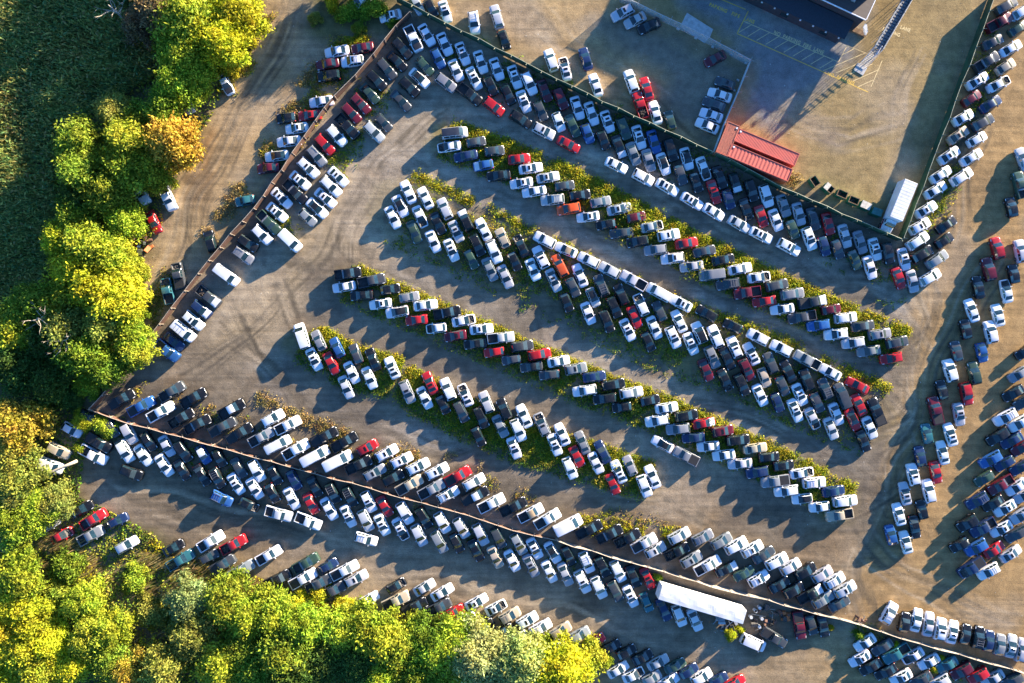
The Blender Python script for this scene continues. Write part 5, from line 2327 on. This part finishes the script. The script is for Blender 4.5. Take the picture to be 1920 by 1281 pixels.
def build_trees():
    rr = random.Random(12)
    items = []
    for ln in TREES.replace('\n', '|').split('|'):
        p = ln.split()
        if p:
            items.append((p[0], float(p[1]), float(p[2]), float(p[3]), p[4], SHAPE_OF[p[5]]))
    cnt = {}
    for z, *_ in items:
        pass
    for z in ZONE:
        sub = sorted([t for t in items if t[0] == z], key=lambda t: t[2] if ZONE[z][2] == 'py' else t[1])
        for t in sub:
            _, px, py, r, tone, shp = t
            word = 'bush' if shp == 'bush' else {'round': 'dense tree', 'loose': 'airy tree', 'tall': 'tall tree'}[shp]
            k = (z, tone, word)
            cnt[k] = cnt.get(k, 0) + 1
            total = sum(1 for q in sub if q[4] == tone and q[5] == shp)
            col, cw = TONES[tone]
            if total == 1:
                lab = f"the only {cw} {word} in the {ZONE[z][0]}"
            else:
                lab = f"{NUMW[cnt[k] - 1]} {cw} {word} from the {ZONE[z][1]}, {ZONE[z][0]}"
            src = TREE_SRC[shp][rr.randrange(len(TREE_SRC[shp]))]
            s = r / PXM / 4.6 * 1.06
            if shp == 'bush':
                sz = min(s * rr.uniform(.9, 1.3), 1.3) if r > 12 else s * 1.4
            else:
                sz = s * (rr.uniform(.85, 1.12) if z == 'a' else rr.uniform(.62, .86))
            h = src[2] * sz
            x, y = W(px, py, h * .62)
            root = empty('bush' if shp == 'bush' else 'tree', (x, y, 0), rr.uniform(0, 6.28), lab, 'bush' if shp == 'bush' else 'tree', ZONE[z][0])
            root.scale = (s * rr.uniform(.94, 1.06), s * rr.uniform(.94, 1.06), sz)
            vv = rr.uniform(.82, 1.18)
            link('crown', src[0], [], root, None, tuple(c * vv * rr.uniform(.92, 1.08) for c in col))
            link('trunk', src[1], [], root)


build_trees()


def dead_tree(px, py, h, seed, label):
    x, y = W(px, py, h * .7)
    root = empty("dead_tree", (x, y, 0), 0, label, "dead tree", "bare trees in the woods")
    rr = random.Random(seed)
    MB().tube([(0, 0, 0), (.2, .1, h * .4), (.1, .3, h * .75)], [.22, .17, .08], 7).build("trunk", M['deadwood'], root, smooth=True)
    for i in range(7):
        a = i * .9 + rr.random()
        b = h * rr.uniform(.4, .75)
        L = rr.uniform(2.5, 4.5)
        m = MB()
        pts = [Vector((.15, .2, b))]
        d = Vector((math.cos(a), math.sin(a), .55)).normalized()
        for k in range(5):
            pts.append(pts[-1] + d * L / 5)
            d = (d + Vector((rr.uniform(-.3, .3), rr.uniform(-.3, .3), rr.uniform(-.1, .2)))).normalized()
        m.tube(pts, [.09, .075, .06, .045, .03, .015], 5)
        for k in (2, 3, 4):
            e = pts[k] + Vector((rr.uniform(-1, 1), rr.uniform(-1, 1), rr.uniform(.2, .7))) * 1.1
            m.tube([pts[k], (pts[k] + e) / 2 + Vector((0, 0, .1)), e], [.035, .025, .01], 4)
        m.build("limb", M['deadwood'], root, smooth=True)


dead_tree(112, 642, 11, 1, "bare white-limbed tree above the dark hollow near the marsh")
dead_tree(72, 600, 10, 5, "bare pale tree standing at the marsh edge")
dead_tree(205, 15, 9.5, 7, "bare brown-grey tree at the top of the tree belt")
x_, y_ = W(115, 880, .5)
lg = MB().tube([(-3.6, -1.6, .5), (-1, -.4, .75), (2.2, 1.0, .6), (4.2, 1.9, .35)], [.12, .2, .26, .3], 8).tube([(-1, -.4, .75), (-2.2, .6, .9), (-3.4, .9, .8)], [.12, .08, .04], 6).build("fallen_trunk", M['deadwood'], None, (x_, y_, 2.2), True)
tag(lg, "bleached fallen trunk lying across the olive bushes beside a van", "fallen tree", None)

# trees and a shed out of the frame whose shadows fall into it
for px, py, r, tone in ((690, -70, 34, 'G'), (760, -95, 40, 'G'), (640, -60, 28, 'L'), (400, -60, 50, 'Y'), (330, -70, 50, 'L'), (450, -130, 52, 'L'), (280, -60, 46, 'G'), (250, -130, 50, 'G'), (350, -160, 54, 'Y'), (300, -240, 54, 'G'), (400, -260, 54, 'L'), (500, -220, 50, 'L')):
    src = TREE_SRC['round'][int(px) % 5]
    s = r / 46
    x, y = W(px, py, 5)
    root = empty('tree', (x, y, 0), px, f"{TONES[tone][1]} tree outside the photo beyond its top edge, clump spot {int(px)}", 'tree', 'trees beyond the lot')
    root.scale = (s, s, s * .95)
    link('crown', src[0], [], root, None, TONES[tone][0])
    link('trunk', src[1], [], root)


# ---------------------------------------------------------------- low plants (stuff)
def along(pts_px, half_px, n, rng):
    P = [np.array(p, float) for p in pts_px]
    seg = [np.linalg.norm(b - a) for a, b in zip(P[:-1], P[1:])]
    cs = np.concatenate([[0], np.cumsum(seg)])
    t = rng.uniform(0, cs[-1], n)
    i = np.clip(np.searchsorted(cs, t, side='right') - 1, 0, len(seg) - 1)
    f = (t - cs[i]) / np.array(seg)[i]
    A, B = np.array(P)[i], np.array(P)[i + 1]
    c = A + (B - A) * f[:, None]
    d = (B - A) / np.linalg.norm(B - A, axis=1, keepdims=True)
    nrm = np.stack([-d[:, 1], d[:, 0]], 1)
    return c + nrm * (np.clip(rng.normal(0, .5, n), -1.1, 1.1) * half_px)[:, None]


def px_world(p):
    return np.stack([(p[:, 0] - CX) / PXM, (CY - p[:, 1]) / PXM], 1)


def clump(xy, scale, thr, seed):
    return vnoise(xy[:, 0], xy[:, 1], scale, seed) > thr


GOLD = np.array([(.50, .40, .022), (.44, .38, .03), (.38, .38, .022), (.24, .29, .022)])
GREEN = np.array([(.18, .27, .025), (.12, .21, .025), (.32, .33, .03), (.08, .14, .02)])
DRY = np.array([(.46, .33, .14), (.36, .26, .10), (.40, .25, .07), (.24, .20, .06)])
REED = np.array([(.24, .34, .09), (.17, .30, .11), (.31, .33, .08), (.46, .40, .11)])
OLIVE = np.array([(.34, .34, .045), (.24, .29, .03), (.42, .36, .06), (.15, .22, .03)])


def pick(pal, n, rng, w=None):
    return pal[rng.choice(len(pal), n, p=w)] * rng.uniform(.75, 1.25, (n, 1))


def weeds():
    rng = np.random.default_rng(5)
    Vs, Ts = [], []

    def put(xy, hmax, pal, size, per=5, w=None, spread=.28):
        n = len(xy)
        P = np.repeat(xy, per, axis=0)
        P = P + rng.normal(0, spread, P.shape)
        h = np.abs(rng.normal(.45, .3, len(P))) * hmax
        P3 = np.concatenate([P, np.clip(h, .03, hmax)[:, None]], 1)
        up = np.tile(np.array([[0.25, .2, .5]]), (len(P3), 1))
        Vs.append(leaf_quads(P3, size, rng, up, .35))
        t = np.repeat(pick(pal, n, rng, w), per, axis=0)
        Ts.append(t * rng.uniform(.75, 1.25, (len(P3), 1)))
    # the weedy double-row islands
    for k, n, half in (('top', 7500, 33), ('long', 7500, 32), ('short_a', 1300, 28), ('short_b', 5200, 32), ('block', 6000, 62)):
        p = px_world(along(ISLANDS[k], half, n, rng))
        p = p[clump(p, .35, (.2 if k != 'block' else .45), 31)]
        put(p, .36, np.concatenate([GOLD, OLIVE, GREEN[:2]]), .19, 8)
    # sunny upper edges of the islands
    for k, off in (('top', -30), ('long', -28), ('short_a', -32), ('short_b', -30), ('block', -66)):
        ln = [(x + off * -.42, y + off * .9) for x, y in ISLANDS[k]]
        p = px_world(along(ln, 13, 5200 if k in ('top', 'long') else 2200, rng))
        p = p[clump(p, .3, .22, 33)]
        put(p, .36, GOLD, .19, 8)
        ln = [(x - off * -.42, y - off * .9) for x, y in ISLANDS[k]]
        p = px_world(along(ln, 10, 700 if k in ('top', 'long') else 300, rng))
        p = p[clump(p, .3, .45, 34)]
        put(p, .3, GREEN, .2, 6)
    # tall overgrown spot in the top strip
    for (cx, cy, r, n) in ((1200, 425, 48, 150), (1310, 500, 40, 90), (1180, 400, 22, 80), (1360, 505, 26, 60), (1330, 800, 26, 60), (1270, 785, 18, 50), (1190, 757, 16, 40), (1135, 905, 18, 46), (1160, 875, 14, 36)):
        p = px_world(np.stack([rng.normal(cx, r * .5, n), rng.normal(cy, r * .35, n)], 1))
        put(p, 1.1, np.concatenate([GOLD, OLIVE]), .24, 9, None, .32)
    # between the cars beside the fences
    for ln, half, n, pal, thr in (
            ([(790, 60), (900, 120), (1050, 190), (1200, 260), (1330, 330)], 40, 1700, GREEN, .5),
            ([(1330, 330), (1480, 420), (1600, 480), (1700, 560)], 34, 700, GREEN, .55),
            ([(730, 110), (690, 200), (640, 300), (560, 380), (520, 430)], 30, 1300, np.concatenate([GREEN, GOLD]), .5),
            ([(1870, 60), (1840, 160), (1800, 280), (1750, 400), (1700, 500)], 24, 1100, np.concatenate([GOLD, GREEN]), .5),
            ([(250, 740), (430, 790), (600, 835), (780, 880), (1000, 950), (1250, 1000)], 26, 1700, np.concatenate([GOLD, DRY]), .5),
            ([(480, 745), (600, 800), (760, 850), (900, 880)], 16, 900, DRY, .45),
            ([(1060, 975), (1150, 995), (1280, 1005)], 14, 500, GOLD, .4),
            ([(210, 800), (400, 870), (600, 920), (900, 1010), (1150, 1080)], 28, 800, GREEN, .58),
            ([(1600, 1180), (1700, 1230), (1850, 1270)], 26, 420, np.concatenate([GREEN, GOLD]), .5),
            ([(650, 70), (640, 120), (590, 190), (540, 260), (500, 300)], 26, 1700, np.concatenate([GOLD, DRY]), .42),
            ([(600, 120), (540, 220), (480, 320), (430, 390), (390, 450)], 20, 1100, DRY, .5),
            ([(690, 70), (655, 84), (625, 92)], 8, 240, GOLD, .2),
            ([(470, 110), (420, 180), (385, 250)], 16, 800, np.concatenate([GOLD, DRY]), .4),
            ([(330, 500), (310, 540), (280, 590), (270, 640)], 18, 700, np.concatenate([DRY, GREEN]), .4),
            ([(520, 10), (480, 60), (450, 130)], 10, 400, np.concatenate([DRY, GOLD]), .4),
            ([(1440, 300), (1480, 330), (1500, 350)], 14, 160, DRY, .4)):
        p = px_world(along(ln, half, n, rng))
        p = p[clump(p, .3, thr, 41)]
        put(p, .3 if pal is DRY or len(pal) > 6 else .42, pal, .17 if pal is DRY or len(pal) > 6 else .2, 9)
    me = quads_mesh("weeds", np.concatenate(Vs), np.concatenate(Ts))
    o = link("weeds", me, [M['weed']])
    o.color = (1, 1, 1, 1)
    o["kind"] = "stuff"
    o["label"] = "yellow and green weeds growing between the parked cars"


def scatter_poly(poly_px, n, rng):
    xs = [p[0] for p in poly_px]
    ys = [p[1] for p in poly_px]
    x, y = rng.uniform(min(xs), max(xs), n), rng.uniform(min(ys), max(ys), n)
    k = in_poly(x, y, poly_px)
    return px_world(np.stack([x[k], y[k]], 1))


WOODS = [(-160, 770), (120, 760), (170, 800), (150, 930), (290, 1000), (330, 1045), (480, 1080), (560, 1110), (690, 1140), (820, 1165), (900, 1195), (1010, 1215), (1110, 1290), (1120, 1420), (-160, 1420)]
BELT = [(480, -120), (505, -20), (480, 50), (440, 130), (395, 225), (340, 320), (300, 370), (310, 420), (240, 500), (262, 570), (235, 640), (190, 710), (150, 765), (-160, 780), (-160, 560), (90, 560), (110, 400), (95, 260), (200, 180), (260, 120), (235, -120)]


def undergrowth():
    rng = np.random.default_rng(8)
    Vs, Ts = [], []
    for poly, n, hm in ((WOODS, 120000, 2.9), (BELT, 45000, 1.6)):
        p = scatter_poly(poly, n, rng)
        hgt = vnoise(p[:, 0], p[:, 1], .22, 51) * .65 + vnoise(p[:, 0], p[:, 1], .8, 52) * .35
        z = np.clip((hgt - .32) * 2.2, .05, 1) * hm * rng.uniform(.55, 1.0, len(p))
        qx, qy = p[:, 0] * PXM + CX, CY - p[:, 1] * PXM
        near = np.clip((qy - (1030 + (qx - 100) * .13)) / 60, .14, 1)          # low weeds round the parked cars
        z = np.where((qy > 930) & (qx < 620), z * near, z)
        z = np.where((qy > 775) & (qy < 930) & (qx > 55), z * .28, z)
        P = np.concatenate([p, z[:, None]], 1)
        up = np.tile(np.array([[.3, .2, .6]]), (len(P), 1))
        Vs.append(leaf_quads(P, .33, rng, up, .4))
        f = vnoise(p[:, 0], p[:, 1], .12, 53)[:, None]
        t = np.where(f > .56, pick(GOLD, len(P), rng), np.where(f > .38, pick(OLIVE, len(P), rng), pick(GREEN, len(P), rng)))
        Ts.append(t)
    me = quads_mesh("undergrowth", np.concatenate(Vs), np.concatenate(Ts))
    o = link("undergrowth", me, [M['weed']])
    o.color = (1, 1, 1, 1)
    o["kind"] = "stuff"
    o["label"] = "tangled green and yellow undergrowth on the floor of the woods"


def reeds():
    rng = np.random.default_rng(9)
    Vs, Ts = [], []
    marsh = [(-420, -420), (255, -420), (262, -40), (262, 60), (320, 130), (230, 180), (110, 250), (120, 400), (100, 560), (0, 600), (-420, 640)]
    p = scatter_poly(marsh, 150000, rng)
    h = 1.3 + vnoise(p[:, 0], p[:, 1], .18, 61) * 1.5
    P = np.concatenate([p, np.zeros((len(p), 1))], 1)
    V = blade_quads(P, h, .15, .35, rng, (-.35, -.55))
    Vs.append(V)
    f = vnoise(p[:, 0], p[:, 1], .15, 62)[:, None] + rng.normal(0, .12, (len(p), 1))
    Ts.append(np.where(f > .82, pick(np.array([(.34, .27, .09), (.28, .24, .06)]), len(p), rng), pick(REED, len(p), rng)))
    # leafy reed tops
    k = rng.random(len(p)) < .45
    q = P[k].copy()
    q[:, 2] = h[k] * rng.uniform(.5, 1.0, k.sum())
    q += rng.normal(0, .3, q.shape)
    q[:, 2] = np.maximum(q[:, 2], .2)
    Vs.append(leaf_quads(q, .26, rng, np.tile(np.array([[.1, 0, 1.0]]), (len(q), 1)), .4, 3.2))
    Ts.append(pick(REED, len(q), rng))
    # seed heads catching the light
    k = rng.random(len(p)) < .05
    q = P[k].copy()
    q[:, 2] = h[k] * 1.05
    q[:, :2] += np.array([-.35, -.55]) * .3
    Vs.append(leaf_quads(q, .30, rng, None, 0, 2.4))
    Ts.append(pick(np.array([(.36, .28, .10), (.26, .22, .06), (.42, .32, .13)]), int(k.sum()), rng))
    # laid-over dry grass beside the lower woods
    for poly, n in (([(50, 985), (200, 1020), (420, 1060), (520, 1100), (400, 1130), (230, 1110), (40, 1060)], 9000), ([(250, 1180), (420, 1180), (400, 1225), (270, 1225)], 2200), ([(560, 1120), (680, 1140), (640, 1170), (540, 1160)], 1800)):
        p = scatter_poly(poly, n, rng)
        p = p[clump(p, .35, .38, 66)]
        P = np.concatenate([p, rng.uniform(.3, 1.3, (len(p), 1))], 1)
        d = np.array([.84, .50, .05])
        L = rng.uniform(.6, 1.8, (len(P), 1))
        A = (d + rng.normal(0, .16, (len(P), 3))) * L
        B = np.cross(A / L, np.array([0, 0, 1.0])) * .05
        Vs.append(np.stack([P - A / 2 - B, P - A / 2 + B, P + A / 2 + B * .5, P + A / 2 - B * .5], 1))
        Ts.append(pick(DRY, len(P), rng))
    me = quads_mesh("reeds", np.concatenate(Vs), np.concatenate(Ts))
    o = link("reeds", me, [M['weed']])
    o.color = (1, 1, 1, 1)
    o["kind"] = "stuff"
    o["label"] = "dark marsh reeds with dry seed heads beside the trees"


weeds()
undergrowth()
reeds()


# small litter on the ground: stones and scraps nobody would count
def litter():
    rng = np.random.default_rng(15)
    n = 2600
    x, y = rng.uniform(150, 1920, n), rng.uniform(0, 1281, n)
    p = px_world(np.stack([x, y], 1))
    ok = ~in_poly(x, y, WOODS)
    p = p[ok & ~in_poly(x, y, BELT)]
    P = np.concatenate([p, rng.uniform(.01, .05, (len(p), 1))], 1)
    V = leaf_quads(P, .13, rng, np.tile(np.array([[0, 0, 1.0]]), (len(P), 1)), .75, 1.2)
    T = pick(np.array([(.4, .36, .3), (.14, .12, .1), (.5, .48, .45), (.3, .2, .12), (.08, .07, .06)]), len(P), rng)
    me = quads_mesh("litter", V, T)
    o = link("litter", me, [M['leaf']])
    o.color = (1, 1, 1, 1)
    o["kind"] = "stuff"
    o["label"] = "stones and bits of litter strewn over the ground"


litter()
bpy.context.view_layer.update()
